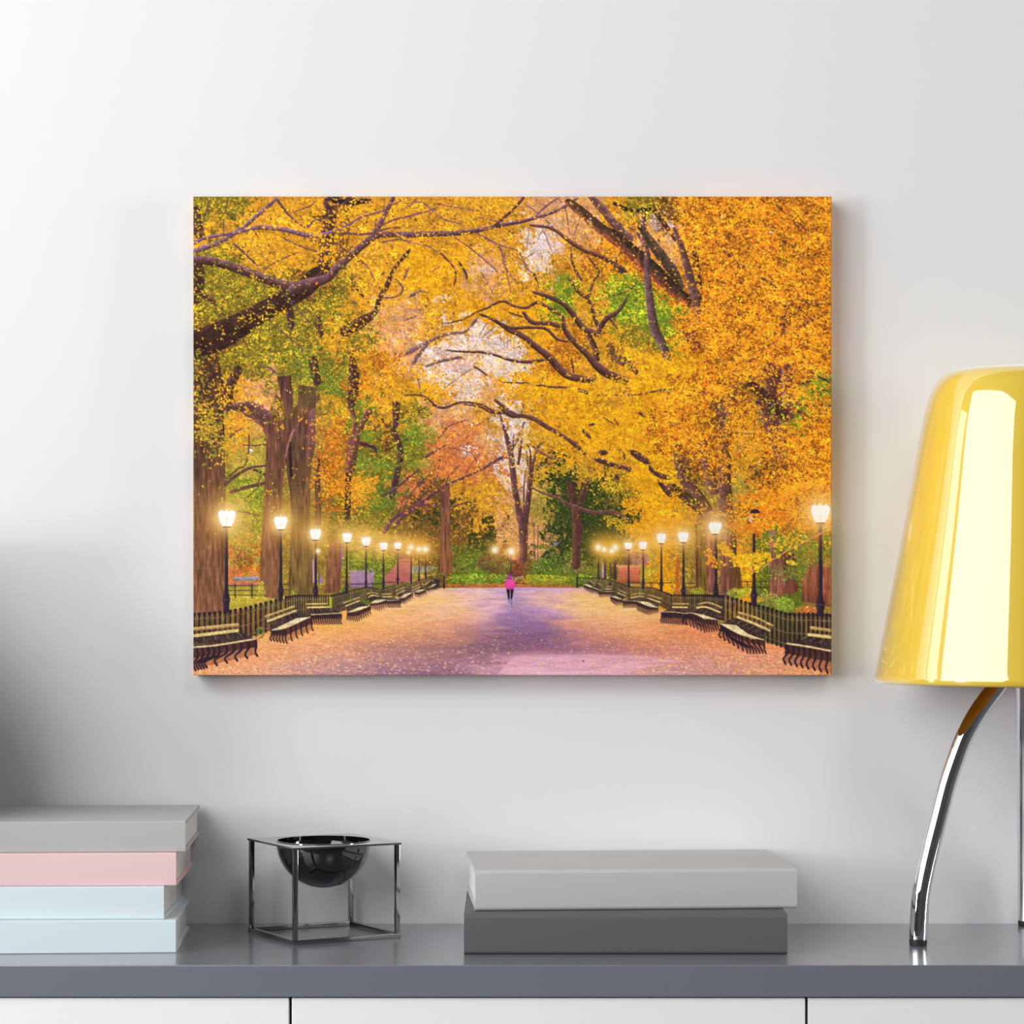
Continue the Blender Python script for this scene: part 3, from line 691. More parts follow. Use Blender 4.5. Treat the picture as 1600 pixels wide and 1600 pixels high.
for p in ([(500,300,8),(600,360,10),(690,420,12),(730,560,10),(800,660,10)], [(540,200,8),(740,250,8)], [(0,200,16),(120,170,14),(240,130,8)], [(100,60,8),(60,110,8),(0,140,8)], [(230,100,8),(400,130,8),(560,160,6)], [(0,100,10),(140,100,10),(270,200,8),(420,250,8)],
          [(350,330,8),(500,440,10),(640,560,10),(680,600,8)], [(560,330,10),(700,400,10),(820,440,8),(880,560,8),(930,600,10)], [(0,370,10),(160,400,10),(250,450,10)], [(940,200,14),(1010,130,14),(1110,60,12)], [(1200,380,14),(1200,440,14)],
          [(1100,60,8),(1160,140,8),(1190,330,8)], [(1270,180,6),(1220,330,8)], [(860,100,8),(1000,200,8),(1110,310,8)], [(820,480,6),(900,560,6)], [(860,500,8),(940,450,8)], [(950,380,6),(1000,300,6),(1060,440,6)], [(720,440,8),(740,600,8),(770,740,8)],
          [(540,1050,8),(600,950,8)], [(560,1060,6),(660,980,6)], [(720,1060,4),(720,1120,4)], [(745,1040,4),(745,1140,4)], [(765,1060,4),(770,1150,4)], [(790,1070,4),(790,1150,4)], [(690,1020,4),(700,1100,4)],
          [(100,1350,8),(130,1470,8)], [(130,1470,6),(200,1380,6)], [(300,1420,6),(480,1290,6)], [(850,1520,8),(860,1600,6)], [(900,280,6),(880,440,6)], [(280,540,8),(180,600,6)], [(560,600,8),(620,700,8),(640,760,6)]):
    stroke(2, p, (124,80,92), wob=.8, tp=6)
for p in ([(560,230,10),(700,350,14),(860,500,20),(960,570,14)], [(730,290,10),(800,380,12),(860,480,12)], [(1110,60,12),(1250,190,14),(1400,360,16)], [(1220,120,12),(1320,230,10),(1380,300,10)], [(1040,630,20),(1130,680,22),(1190,730,16)], [(1250,1010,20),(1400,950,20),(1540,875,14)],
          [(-10,1470,10),(170,1470,12),(400,1430,14),(560,1440,14),(800,1490,18),(1050,1530,20),(1300,1540,24),(1560,1550,22)], [(1330,1270,16),(1450,1330,18),(1550,1390,14)], [(1300,1390,16),(1380,1380,18),(1440,1350,10)], [(1280,1560,18),(1360,1610,16)],
          [(930,1250,8),(1030,1180,8)], [(1090,1120,10),(1170,1080,12)], [(1320,790,20),(1420,820,20),(1500,840,16)], [(1120,330,8),(1250,390,10),(1330,440,8)], [(870,1330,8),(920,1370,6)], [(0,760,6),(110,720,10),(170,650,8)], [(60,430,20),(0,560,20),(100,600,18)],[(920,1600,12),(1000,1560,12),(1060,1530,10)],[(1300,1430,10),(1420,1420,10),(1540,1450,10)], [(110,740,6),(60,820,8)]):
    stroke(3, p, (80,46,44), (116,76,84), wob=.7, tp=6)
# middle foliage branch system
for p in ([(-20,65,50),(60,120,46),(180,125,40),(280,160,44),(400,230,44),(560,320,36),(680,410,40),(760,480,40)],): stroke(6, p, (92,56,44), (128,84,80))
stroke(5, [(1140,10,14),(1300,40,20),(1400,90,22),(1560,100,20)], (90,56,50)); stroke(5, [(1440,-30,30),(1540,60,40),(1620,110,44)], (88,52,44), (120,80,80)); stroke(5, [(840,20,20),(940,45,22),(1080,0,20)], (90,56,56)); stroke(5, [(700,80,10),(780,30,10)], (90,56,56))
stroke(6, [(150,100,8),(180,10,8)], (90,56,50))
for p in ([(860,540,40),(960,570,54),(1050,600,40),(1220,650,50)], [(1200,460,50),(1300,520,70),(1385,580,50)], [(1380,600,40),(1420,660,36),(1500,700,50),(1600,720,46)], [(1470,740,40),(1540,830,54),(1600,900,50)], [(740,250,40),(820,340,30)], [(900,470,60),(980,480,50)], [(1130,470,20),(1150,540,30)], [(800,210,40),(860,200,30)],[(1060,690,50),(1090,740,40)],[(1040,140,12),(1090,215,16)],[(930,130,10),(1060,210,10)],[(1280,90,30),(1350,130,14)]):
    stroke(6, p, (80,46,44), (110,76,70), grain=.5, tp=7)
for p in ([(80,510,10),(200,430,10),(300,360,14),(400,300,14),(500,220,16),(620,150,16),(750,60,16),(860,15,20),(1100,5,20),(1530,18,20)], [(540,290,12),(640,285,12),(760,300,18),(900,285,18)], [(1170,60,20),(1380,150,22),(1530,215,16)], [(1370,150,8),(1280,320,6)], [(1500,50,10),(1380,150,10)], [(220,480,8),(220,580,6)], [(300,380,8),(220,500,6)], [(720,250,6),(840,140,8)], [(1080,1100,10),(1200,980,10)],[(1230,1080,8),(1060,1240,6)],[(420,600,8),(500,660,8)]):
    stroke(7, p, (86,48,46), (120,80,80), wob=.6)
stroke(7, [(20,800,50),(120,880,60),(240,960,70)], (78,60,36), grain=.6)

# ---- 4. leaves in front of limbs ----------------------------------------------------------------
leaves(19000, (302, 307, 1300, 800), 1.75, 14, dens=over(.62), shade=SH, gain=1.03, clump=2)
leaves(9500, (940, 307, 1300, 640), 2.15, 10, dens=over(.6), shade=SH, gain=1.04, clump=2)
leaves(8500, (1010, 600, 1300, 860), 2.15, 10, dens=lambda x, y, c: np.where((c == KEYS.index('O')), .55, .08), shade=SH, gain=1.04, clump=2)
FN = vnoise(7, 5) * .55 + vnoise(3.4, 2.8) * .45
def fnat(x, y): return FN[np.clip((y - PY0).astype(int), 0, PH - 1), np.clip((x - PX0).astype(int), 0, PW - 1)]
def gaps(n, box, ks, thr, col):
    x = rng.uniform(box[0], box[2], n); y = rng.uniform(box[1], box[3], n); c = CODE[code_at(x, y, 9)]
    k = np.isin(c, [KEYS.index(q) for q in ks]) & (fnat(x, y) < thr); x, y = x[k], y[k]
    stamp(x, y, rng.uniform(.9, 2.4, len(x)), rng.uniform(.7, 1.6, len(x)), rng.normal(0, .9, len(x)), np.array([col], np.float32).repeat(len(x), 0) * rng.normal(1, .2, (len(x), 1)))
gaps(16000, (1000, 307, 1300, 820), 'O', .36, (104, 52, 28))
gaps(9000, (302, 307, 1000, 700), 'AM', .33, (104, 74, 34))
gaps(5000, (600, 400, 1100, 800), 'Y', .30, (170, 92, 24))
leaves(15000, (940, 307, 1300, 830), 1.9, 10, dens=lambda x, y, c: (c == KEYS.index('O')) * (fnat(x, y) > .42) * .8, gain=1.07, clump=2)
leaves(12000, (302, 307, 1100, 800), 1.6, 12, dens=lambda x, y, c: np.where(c == KEYS.index('M'), .3, np.isin(c, [KEYS.index(q) for q in 'AY']) * .6) * (fnat(x, y) > .47), gain=1.08, clump=2)
def big_limb():
    stroke(2, [(1340,50,40),(1430,150,56),(1530,270,50),(1620,350,50)], (104,68,66), (130,90,100), grain=.5)
    stroke(3, [(190,270,40),(300,430,66),(420,590,70),(470,690,66)], (72,54,40), (104,76,66), grain=.7)
    stroke(2, [(1180,90,46),(1250,140,62),(1400,270,72),(1500,345,78),(1640,450,86)], (88,58,44), (62,44,30), grain=.6, lo=(170,96,62))
    stroke(3, [(-20,320,78),(110,430,100),(300,600,108),(430,720,86),(520,790,60),(600,880,44)], (84,56,42), (48,34,26), grain=.7, lo=(176,88,56))
    stroke(3, [(235,470,40),(240,650,48),(262,850,58),(290,1000,64),(350,1120,60),(385,1220,46)], (100,70,70), (134,100,104), grain=.45, lo=(70,46,44))
    stroke(3, [(430,280,20),(500,470,48),(560,700,60),(600,900,44)], (96,64,58), (134,92,92), grain=.6)
big_limb()
for p in RB[:3] + RB[6:11]: stroke(2, p, BC, (130,84,80), lo=(56,32,28), wob=.5, tp=5)
stroke(6, [(-20,65,46),(60,120,42),(180,125,36),(280,160,40),(400,230,38),(560,320,30),(680,410,30)], (92,56,44), (128,84,80), tp=4)
spray(2, [(1280,1375),(1420,1390)], [(250,186,30),(244,164,26)], 60, 2.0, 5); spray(2, [(1520,1360),(1680,1390)], [(250,186,30),(244,164,26)], 70, 2.0, 6)
spray(3, [(580,860),(620,960)], [(250,160,30),(240,130,26)], 60, 2.1, 6); spray(3, [(360,1180),(400,1240)], [(250,176,30)], 30, 2, 5)
leaves(2600, (880, 307, 1130, 560), 1.8, 10, dens=over(.34), shade=SH, gain=1.05, clump=2)
leaves(2600, (640, 400, 960, 720), 1.6, 10, dens=over(.5), gain=1.03, clump=2)
# dark gaps among the orange crown
n = 2400; x = rng.uniform(1040, 1300, n); y = rng.uniform(307, 820, n); c = CODE[code_at(x, y, 6)]
k = (c == KEYS.index('O')) & (BIG[(y - PY0).astype(int), np.clip((x - PX0).astype(int),0,PW-1)] < .5); x, y = x[k], y[k]
stamp(x, y, rng.uniform(.8, 2.2, len(x)), rng.uniform(.6, 1.4, len(x)), rng.normal(0, .9, len(x)), np.array([(92,42,20)], np.float32).repeat(len(x), 0) * rng.normal(1, .2, (len(x), 1)))
YL = [(250,190,28),(244,170,24),(232,150,24)]
spray(1, [(920,120),(960,400),(930,560)], YL, 90, 2.4, 7); spray(1, [(1100,180),(1050,400),(1000,560)], YL, 80, 2.4, 6)
spray(1, [(350,940),(560,920),(700,870)], YL + [(130,130,40)], 40, 2.0, 5); spray(1, [(100,1150),(100,1400),(120,1590)], [(150,140,40),(220,170,40),(110,110,34)], 120, 2.2, 9)
spray(4, [(150,20),(200,200),(180,360)], [(226,170,50),(236,180,40),(160,150,50)], 190, 2.3, 9); spray(4, [(350,60),(330,300),(280,560)], [(226,170,50),(170,156,50),(130,150,50),(240,180,50)], 130, 2.2, 10)
spray(4, [(380,100),(500,130),(520,400)], [(240,170,50),(236,150,60)], 110, 2.0, 14)
spray(4, [(1280,160),(1400,400),(1560,640)], [(240,150,40),(226,130,40)], 140, 2.0, 14); spray(4, [(1230,540),(1260,640)], [(244,160,40)], 26, 2, 4); spray(4, [(1210,780),(1360,720),(1500,800)], [(244,160,40),(236,140,40)], 90, 2.0, 9)
spray(5, [(0,760),(150,800),(280,760)], [(250,166,40),(240,146,36)], 220, 2.2, 9); spray(5, [(100,900),(200,960)], [(244,158,40)], 80, 2.1, 8)
spray(5, [(600,250),(750,280),(860,330)], [(120,160,40),(150,176,48),(96,130,34)], 190, 1.9, 9); spray(5, [(160,300),(260,320)], [(96,136,34),(120,150,44)], 70, 1.9, 6)
spray(5, [(150,540),(350,580),(500,600)], [(120,140,44),(150,156,50),(84,104,34)], 230, 1.9, 8); spray(5, [(260,960),(400,980)], [(84,112,34),(110,140,40)], 140, 1.9, 8)
spray(5, [(650,590),(800,590)], [(150,166,44),(120,146,40)], 90, 1.8, 5); spray(5, [(330,820),(400,830)], [(90,110,40),(70,90,34)], 60, 1.8, 6)
spray(6, [(1000,1120),(1150,1180),(1250,1240)], [(246,190,36),(236,176,36)], 200, 1.8, 7); spray(6, [(160,330),(300,300),(560,360)], [(246,186,40),(226,170,50)], 160, 1.8, 6)
spray(6, [(450,680),(600,600),(800,720)], [(244,186,40),(230,166,40)], 200, 1.8, 7); spray(6, [(960,760),(1080,820)], [(244,190,40)], 90, 1.9, 7)
spray(7, [(560,1190),(760,1220),(880,1200)], [(236,130,30),(246,150,30),(226,110,30)], 150, 2.2, 6); spray(7, [(850,1000),(1000,1080),(1100,1100)], [(240,140,30),(226,116,30)], 130, 2.2, 9)
spray(7, [(680,920),(850,880),(1100,900),(1300,800)], [(246,160,36),(240,140,30)], 190, 2.3, 8); spray(3, [(100,1170),(300,1220),(560,1280)], [(250,186,30),(246,170,26)], 220, 2.2, 8)
spray(7, [(980,1400),(1200,1350),(1400,1500)], [(110,130,50),(140,140,50),(90,104,40),(206,140,50)], 260, 2.0, 14); spray(11, [(1050,440),(1180,470),(1280,380)], [(110,140,50),(90,120,44),(140,160,60)], 190, 1.9, 9)
blob(1154, 825, 8, 16, [(236,170,50),(200,150,60)], 60, 1.8)

IMG *= (.90 + .22 * (FN * .6 + BIG * .4))[..., None]
# ---- 5. ground ----------------------------------------------------------------------------------
gx = [302, 400, 500, 600, 700, 760, 800, 850, 900, 1000, 1100, 1200, 1300]
gy = [916, 935, 955, 975, 995, 1015, 1032, 1056]
GC = np.array([
 [(200,150,90),(210,150,90),(220,160,100),(230,170,130),(232,186,180),(222,178,198),(200,158,198),(208,164,204),(226,172,192),(240,180,140),(230,160,100),(220,150,90),(210,140,90)],
 [(220,140,70),(230,150,70),(236,160,90),(240,185,130),(248,196,130),(236,188,182),(186,150,190),(236,184,166),(248,198,126),(246,184,112),(230,140,70),(220,130,60),(210,120,60)],
 [(226,140,70),(232,140,70),(240,160,80),(250,188,116),(246,192,146),(222,174,190),(172,132,174),(206,158,190),(246,196,136),(250,196,126),(236,138,74),(220,120,60),(210,120,60)],
 [(226,140,70),(240,156,80),(246,172,86),(248,184,116),(232,160,132),(196,142,156),(150,112,156),(150,108,146),(228,156,130),(244,180,120),(238,142,88),(230,126,66),(214,120,60)],
 [(220,130,70),(240,164,90),(242,172,110),(232,158,110),(206,140,116),(168,116,126),(134,92,122),(138,98,130),(192,126,126),(228,150,106),(230,140,96),(236,140,76),(220,120,70)],
 [(230,140,90),(240,166,110),(228,158,122),(186,128,122),(168,114,116),(138,98,116),(142,96,110),(152,100,128),(166,112,130),(198,128,118),(228,148,118),(236,152,104),(224,130,90)],
 [(236,134,84),(238,160,120),(206,150,138),(186,134,136),(166,114,128),(172,122,142),(212,152,172),(214,152,176),(206,146,166),(222,156,152),(218,152,144),(226,152,124),(230,140,100)],
 [(244,176,120),(228,168,146),(184,136,154),(154,112,136),(146,104,132),(190,138,156),(230,174,192),(232,174,192),(226,168,186),(220,160,168),(198,146,162),(226,156,134),(232,156,100)]], np.float32)
def ground_color(x, y):
    fx = np.interp(x, gx, np.arange(len(gx))); fy = np.interp(y, gy, np.arange(len(gy)))
    ix = np.minimum(fx.astype(int), len(gx) - 2); iy = np.minimum(fy.astype(int), len(gy) - 2)
    tx = (fx - ix)[..., None]; ty = (fy - iy)[..., None]
    return (GC[iy, ix] * (1 - tx) + GC[iy, ix + 1] * tx) * (1 - ty) + (GC[iy + 1, ix] * (1 - tx) + GC[iy + 1, ix + 1] * tx) * ty
GTOP = [(302,1000),(397,994),(420,985),(470,966),(517,960),(560,950),(612,936),(650,925),(684,921),(690,919.5),(800,918.5),(905,919),(914,919),(950,930),(1000,944),(1050,957),(1100,972),(1150,990),(1200,1006),(1240,1012),(1300,1016)]
GMK = polymask(GTOP + [(1301,1057),(301,1057)])[..., None]
G = ground_color(XX + PX0 + (vnoise(30, 5) - .5) * 50, YY + PY0 + (vnoise(30, 6) - .5) * 7)
G *= (.90 + .2 * (vnoise(16, 2) * .5 + vnoise(5, 1.4) * .5))[..., None]
IMG[:] = IMG * (1 - GMK) + G * GMK
# edge of the pale pink stripe at the bottom
poly(0, [(775,1056),(800,1030),(812,1024),(900,1023),(1010,1026),(1060,1034),(1000,1046),(980,1056)], (232,172,190), (230,176,196), vnoise(20, 3), .08, .75)
def litter(n, fn, cols, smin, smax, y0=920, gain=1.0):
    y = y0 + (1056 - y0) * rng.random(n) ** .8; x = rng.uniform(302, 1300, n)
    top = np.interp(x, [p[0] for p in GTOP], [p[1] for p in GTOP])
    k = (y > top + 1) & (rng.random(n) < fn(x, y)); x, y = x[k], y[k]
    s = (smin + (smax - smin) * (y - 918) / 138) * rng.uniform(.6, 1.4, len(x))
    col = np.array(cols, np.float32)[rng.integers(0, len(cols), len(x))]
    base = ground_color(x, y); q = .30
    col = col * (1 - q) + base * q * 1.05
    stamp(x, y, s, np.maximum(s * .42, .45), rng.normal(0, .22, len(x)), col * rng.normal(1, .07, (len(x), 1)) * gain)
def side(x, y):     # leaf cover thins out on the walkway towards the middle and the front
    w = np.interp(y, [918, 960, 990, 1020, 1056], [25, 40, 110, 190, 270])
    return np.clip((np.abs(x - 812 + (y - 960) * .35) - w * .6) / (w * .9 + 25), .05, 1)
litter(16000, lambda x, y: side(x, y), [(250,176,84),(240,146,62),(255,216,140),(222,112,48),(252,200,120)], .8, 2.1, gain=1.05)
litter(6000, lambda x, y: side(x, y) * np.clip(np.abs(x - 800) / 300, .1, 1), [(170,84,54),(196,96,56),(140,80,80)], .6, 1.5)
litter(4600, lambda x, y: .55 + 0 * x, [(255,222,176),(250,206,150),(244,186,120)], .6, 1.9, 935)
litter(1500, lambda x, y: np.where((x < 780) & (y > 1000), .9, .1), [(255,214,176),(240,180,130)], .8, 2.0, 990)
stamp(np.array([911.5, 847.]), np.array([1034., 1039.]), np.array([2.6, 3.]), np.array([1.4, 1.2]), np.array([-.4, 0.]), np.array([(196,70,60),(236,160,110)], np.float32))

# ---- 6. park furniture ----------------------------------------------------------------------------
IRON = (44, 30, 44)
# far rail fences
for c, L in ((8, [[(410,590),(700,590)],[(410,635),(700,635)],[(410,680),(700,682)],[(930,575),(980,575)],[(930,630),(980,630)]]), (9, [[(30,575),(340,572)],[(255,560),(255,605)],[(340,560),(480,556)]]),
             (11, [[(670,548),(940,552)],[(670,605),(940,607)],[(1215,550),(1260,552)],[(1215,603),(1260,605)],[(120,565),(225,567)],[(120,605),(225,607)],[(728,548),(728,600)],[(855,550),(857,640)]]),
             (10, [[(690,510),(830,520)],[(690,585),(760,585)],[(1200,562),(1600,562)],[(1400,562),(1400,600)]])):
    for l in L: stroke(c, [p + (8,) for p in l], (56,40,44), wob=0)
for zx in (470, 632): stroke(8, [(zx,575,12),(zx,705,12)], (60,44,44), wob=0)
for zx in range(690, 850, 16): stroke(10, [(zx,512,4),(zx,590,4)], (70,56,50), wob=0)
stroke(9, [(945,505,16),(945,612,18)], (44,34,40), wob=0); stroke(10, [(688,505,14),(690,605,16)], (44,34,40), wob=0)
blob(1092, 925, 8, 6, [(180,196,60),(150,176,50)], 70, 1.6); blob(1150, 930, 14, 10, [(180,200,56),(150,180,46),(206,210,80)], 190, 1.6)
blob(1166, 926, 12, 8, [(190,206,70),(150,180,60)], 120, 1.6); blob(1200, 938, 20, 12, [(214,170,110),(190,160,90),(170,190,80)], 240, 1.5)
blob(1226, 946, 16, 12, [(170,200,60),(140,176,50),(200,210,90)], 260, 1.6); blob(1262, 956, 20, 9, [(226,120,60),(214,100,50),(230,150,100)], 220, 1.6)
blob(408, 925, 5, 16, [(206,200,60),(176,186,50),(226,206,80)], 120, 1.7); blob(457, 929, 5, 4, [(170,186,50)], 24, 1.6); blob(372, 945, 12, 5, [(150,160,50),(190,170,60),(226,150,60)], 90, 1.6)
# lamp posts
def post(x, y0, y1, w, by=None, bw=None):
    for xx, yy, ww in ((x, y0, w * .8),):
        stroke(0, [(x,y0,w * .85),(x,(y0+y1)/2,w),(x,y1,w)], IRON, (84,60,66), wob=0, grain=.2, lo=(30,20,34))
    if by: 
        stroke(0, [(x,by-bw*1.5,w*1.1),(x,by-bw*.6,w*1.5),(x,by,bw),(x,by+bw*.6,bw*.8),(x,y1+3,bw*.85)], IRON, (70,50,62), wob=0, grain=.2)
        stroke(0, [(x-bw*.5,by,2),(x+bw*.5,by,2)], (74,56,74), wob=0)
post(352.5,826,958,6, 938,12); post(437.6,829,937,5, 924,9.5); post(492.5,845,931,4, 924,8.5); post(541,849,926,3, 917,6)
post(571.2,855,918,3, 914,4.5); post(598.5,861,918,2.6, 914,4); post(621,860,910,2.2, 906,4); post(642,861,908,2, 904,3.6); post(654.2,864,905,1.8, 902,3.4); post(664.8,864,902,1.8, 899,3.2)
post(798,867,897,1.6); post(935.5,861,904,1.8, 901,3); post(944.5,864,904,1.4); post(961.4,862,912,1.6)
post(982.5,860,916,2.6, 912,4.4); post(1005.3,860,918,2.8, 914,5); post(1033.7,850,920,3.2, 914,5.5)
post(1068.2,849,930,3.4, 923,8); post(1119,836,932,4.6, 925,9.5); post(1178.7,836,946,5, 931,11); post(1282.7,820,964,6.5, 946,14)
poly(7, [(745,1060),(770,1025),(820,1020),(850,1045),(850,1062)], (52,34,56)); poly(7, [(735,1085),(775,1080),(778,1150),(745,1145)], (232,180,150))
# iron railings
def rail(tops, hs, n, w, power=1.0, gap=True):
    T = np.array(tops, float); s = np.concatenate([[0], np.cumsum(np.hypot(*np.diff(T, axis=0).T))]); s /= s[-1]
    t = np.linspace(0, 1, n)
    u = np.interp(t, np.linspace(0, 1, len(power)), power) if not isinstance(power, float) else t
    X = np.interp(u, s, T[:, 0]); Y = np.interp(u, s, T[:, 1]); H = np.interp(u, s, hs)
    body = list(zip(X, Y + 2)) + list(zip(X[::-1], (Y + H)[::-1]))
    poly(0, body, (132,116,52), (78,60,44), STREAK, .6, .7)
    for i in range(n):
        ww = w[0] + (w[1] - w[0]) * u[i]
        stroke(0, [(X[i], Y[i], ww * .46), (X[i], Y[i] + H[i], ww * .54)], IRON, wob=0, grain=.2)
        stroke(0, [(X[i], Y[i] + .3, ww * .9), (X[i], Y[i] + 1, ww * .8)], IRON, wob=0, grain=.1)
    for f in (.16, .55, .88):
        stroke(0, [(X[i], Y[i] + H[i] * f, max(.8, w[0] * .16 + (w[1]-w[0]) * .16 * u[i])) for i in range(0, n, max(1, n // 24))], (150,104,84), wob=0, grain=.3)
rail([(302,961),(330,959),(363,955),(387.5,950),(410,943.5),(428,939.4),(446,934)], [44,46,48,48,46,46,44], 19, (7,5.5))
rail([(446,934),(460.6,931.5),(516,931.5)], [44,42,30], 20, (4.6,3.2))
rail([(516,931.5),(540,925.6),(572.5,917.5)], [32,26,18], 22, (3,2.2))
rail([(572.5,917.5),(593.6,921),(613,916),(627.8,910)], [20,20,18,16], 22, (2.2,1.8)); rail([(627.8,910),(640.7,912.6),(653.8,907.8),(670,902.5),(680,908)], [14,14,14,12,12], 20, (1.8,1.6))
rail([(1300,962.5),(1276,961),(1248,961),(1229,960),(1196,950),(1170,943.5),(1154,938),(1131,932)], [56,56,54,54,52,46,42,38], 25, (8,5))
rail([(1131,932),(1099,930.5),(1050,930.5)], [38,32,26], 27, (4.4,3)); rail([(1050,930.5),(1021,919),(985,917.5)], [26,22,18], 26, (3,2)); rail([(985,917.5),(965.5,911),(944,904.5),(925,903)], [20,18,16,14], 26, (2,1.6))
poly(8, [(1380,700),(1402,700),(1402,850),(1380,850)], (176,180,40)); blob(405, 990, 7, 9, [(90,110,44),(60,74,34),(140,150,60)], 70, 1.7)
poly(9, [(848,525),(905,525),(898,605),(870,605)], (50,40,58))
WOOD, WOOD2 = (206,176,112), (240,222,168)
def bench(slats, seat, foot, nleg, w=2.2, seatw=3, poly_seat=None, fill=.85):
    # slats: two lines; seat: front edge line; foot: line on the ground below the seat
    (ax, ay), (bx, by) = slats[-1][0], slats[-1][-1]
    t = np.linspace(0, 1, nleg)
    sx = np.interp(t, np.linspace(0, 1, len(seat)), [p[0] for p in seat]); sy = np.interp(t, np.linspace(0, 1, len(seat)), [p[1] for p in seat])
    fx = np.interp(t, np.linspace(0, 1, len(foot)), [p[0] for p in foot]); fy = np.interp(t, np.linspace(0, 1, len(foot)), [p[1] for p in foot])
    poly(0, list(zip(sx, sy)) + [(x, y - (y - sy[::-1][i]) * .52 ) for i, (x, y) in enumerate(zip(fx[::-1], fy[::-1]))], (38,24,32), (60,36,36), GRAIN, .5, .9)
    poly(0, list(zip(sx, sy)) + list(zip(fx[::-1], fy[::-1] - 2)), (90,50,40), (130,72,48), GRAIN, .5, .45)
    if slats:
        s = slats[-1]; poly(0, [tuple(q) for q in s] + [tuple(q) for q in seat[::-1]], (52,38,44), (70,52,48), GRAIN, .7, .85)
    for i in range(nleg):
        stroke(0, [(sx[i], sy[i], w), (sx[i] + w * .35, sy[i] * .6 + fy[i] * .4, w * .9), (fx[i] - w * .2, sy[i] * .25 + fy[i] * .75, w * .7), (fx[i] + w * .5, fy[i] , w * .8)], IRON, wob=0, grain=.2)
    if slats:
        s = slats[-1]
        for q in np.linspace(.04, .96, max(4, nleg // 2)):
            ax_ = np.interp(q, np.linspace(0, 1, len(s)), [p[0] for p in s]); ay_ = np.interp(q, np.linspace(0, 1, len(s)), [p[1] for p in s])
            bx_ = np.interp(q, np.linspace(0, 1, len(seat)), [p[0] for p in seat]); by_ = np.interp(q, np.linspace(0, 1, len(seat)), [p[1] for p in seat])
            stroke(0, [(ax_, ay_, w * .4), (ax_ * .6 + bx_ * .4 - w * .2, ay_ * .45 + by_ * .55, w * .4)], (120,96,70), wob=0, grain=.3)
    for k, s in enumerate(slats):
        stroke(0, [(p[0], p[1], w * 1.1) for p in s], (186,146,84) if k == 0 else (224,194,122), (236,210,140), wob=0, grain=.35)
    if poly_seat: poly(0, poly_seat, (238,220,170), (226,200,150), GRAIN, .3)
    stroke(0, [(p[0], p[1], seatw) for p in seat], (226,194,140), (244,226,180), wob=0, grain=.3, lo=(140,96,70))
bench([[(298,984),(370,977)],[(298,995),(370,986)]], [(298,1013),(340,1009),(398,999.5)], [(298,1049),(320,1044),(399,1026)], 11, 4.4, 3)
bench([[(414.3,964),(459,948.4)],[(417.5,971.5),(461.4,955)]], [(423.2,985.7),(444.4,982.5),(485,964.6)], [(421.6,1002),(446,1006),(487,986)], 11, 3, 1.4, [(423.2,985.7),(462,967),(485,964.6),(444.4,982.5)])
bench([[(477.7,945),(511,944.3)],[(480,950),(513.4,949.2)]], [(485,961.4),(532,959)], [(487,976),(532,976)], 14, 2.4, 1.6)
bench([[(536,943),(561,934.6)],[(540,947.7),(561,939.4)]], [(541.6,958),(558,955),(577.4,947.6)], [(541.6,969.5),(558.7,972),(578,960.6)], 12, 1.7, 1, [(541.6,958),(561,949),(577.4,947.6),(558,955)])
bench([[(573,929),(580,926.5),(589.6,928.5)],[(575,934),(582,931),(590.4,932.5)]], [(578,943.5),(592,937.8),(605,938.6)], [(579,952),(592,955),(606,949)], 9, 1.4, 1, [(578,943.5),(586,938),(605,938),(590,942.7)])
bench([[(596,929),(611.5,929)],[(597,933.4),(611.5,933)]], [(605,939),(625.3,938.5)], [(606,950),(625,950)], 9, 1.4, 1)
bench([[(618,924.5),(631,919)],[(619.6,929),(632.6,923)]], [(622.9,935.4),(630,935),(644,926.4)], [(625,943),(633,944.5),(644,936)], 8, 1.3, .8, [(622.9,935.4),(632.6,928.5),(644,926.4),(633,933.5)])
bench([[(643.5,919),(654.6,914)],[(644.5,923),(656,918)]], [(647,925.6),(655,926),(664.3,921.6)], [(648,932),(655,934),(665,930)], 7, 1.2, .8, [(647,925.6),(653.8,922.2),(664.3,921.4),(657,925)])
bench([[(659,913.4),(664,914),(672.4,907.8)]], [(669,919.5),(681.4,913.4)], [(667,926),(681,922)], 6, 1.2, .8, [(669,919.5),(676,914),(682,913.2),(676,917.5)])
bench([[(921.6,908),(929,913)]], [(912.7,914.4),(925,918.5)], [(914,922),(926,928)], 6, 1.2, 1.2, [(912.7,914.2),(917,913),(926,917),(923,919)])
bench([[(934.6,911.8),(940.3,916)]], [(927.3,919),(937,923)], [(927,926),(937,930)], 6, 1.2, 1.4)
bench([[(947.6,917.5),(955.7,917)],[(946,921),(955,921)]], [(936,925.6),(960.6,924.8)], [(937,933.5),(961,932)], 10, 1.3, .8)
bench([[(967,923),(978.5,928)],[(966,927.5),(978,932)]], [(954,932.5),(962,935),(973.6,938)], [(955,941),(963,947),(974,946)], 8, 1.4, .8, [(954,932),(962,932),(973.6,937.8),(965.5,937)])
bench([[(987.4,930.5),(995,928.5),(1007,928)],[(986.6,935),(996,933),(1006,933)]], [(973.6,939.4),(996.4,940)], [(974,950),(996,950)], 10, 1.5, 1)
bench([[(1012.6,930),(1033.7,936.5)],[(1011.8,935),(1032,942)]], [(995.6,940.6),(1012,947),(1028,950.5)], [(996.4,955),(1012.6,961.4),(1028,957)], 12, 1.8, 1, [(995.6,940.2),(1012.6,941),(1028,950),(1015.9,949.2)])
bench([[(1053,944.3),(1076,944.3)],[(1051.6,949.4),(1074.4,950)]], [(1033.7,957.6),(1050,957),(1072,959.5)], [(1033,974),(1072,977)], 14, 2.2, 1.3)
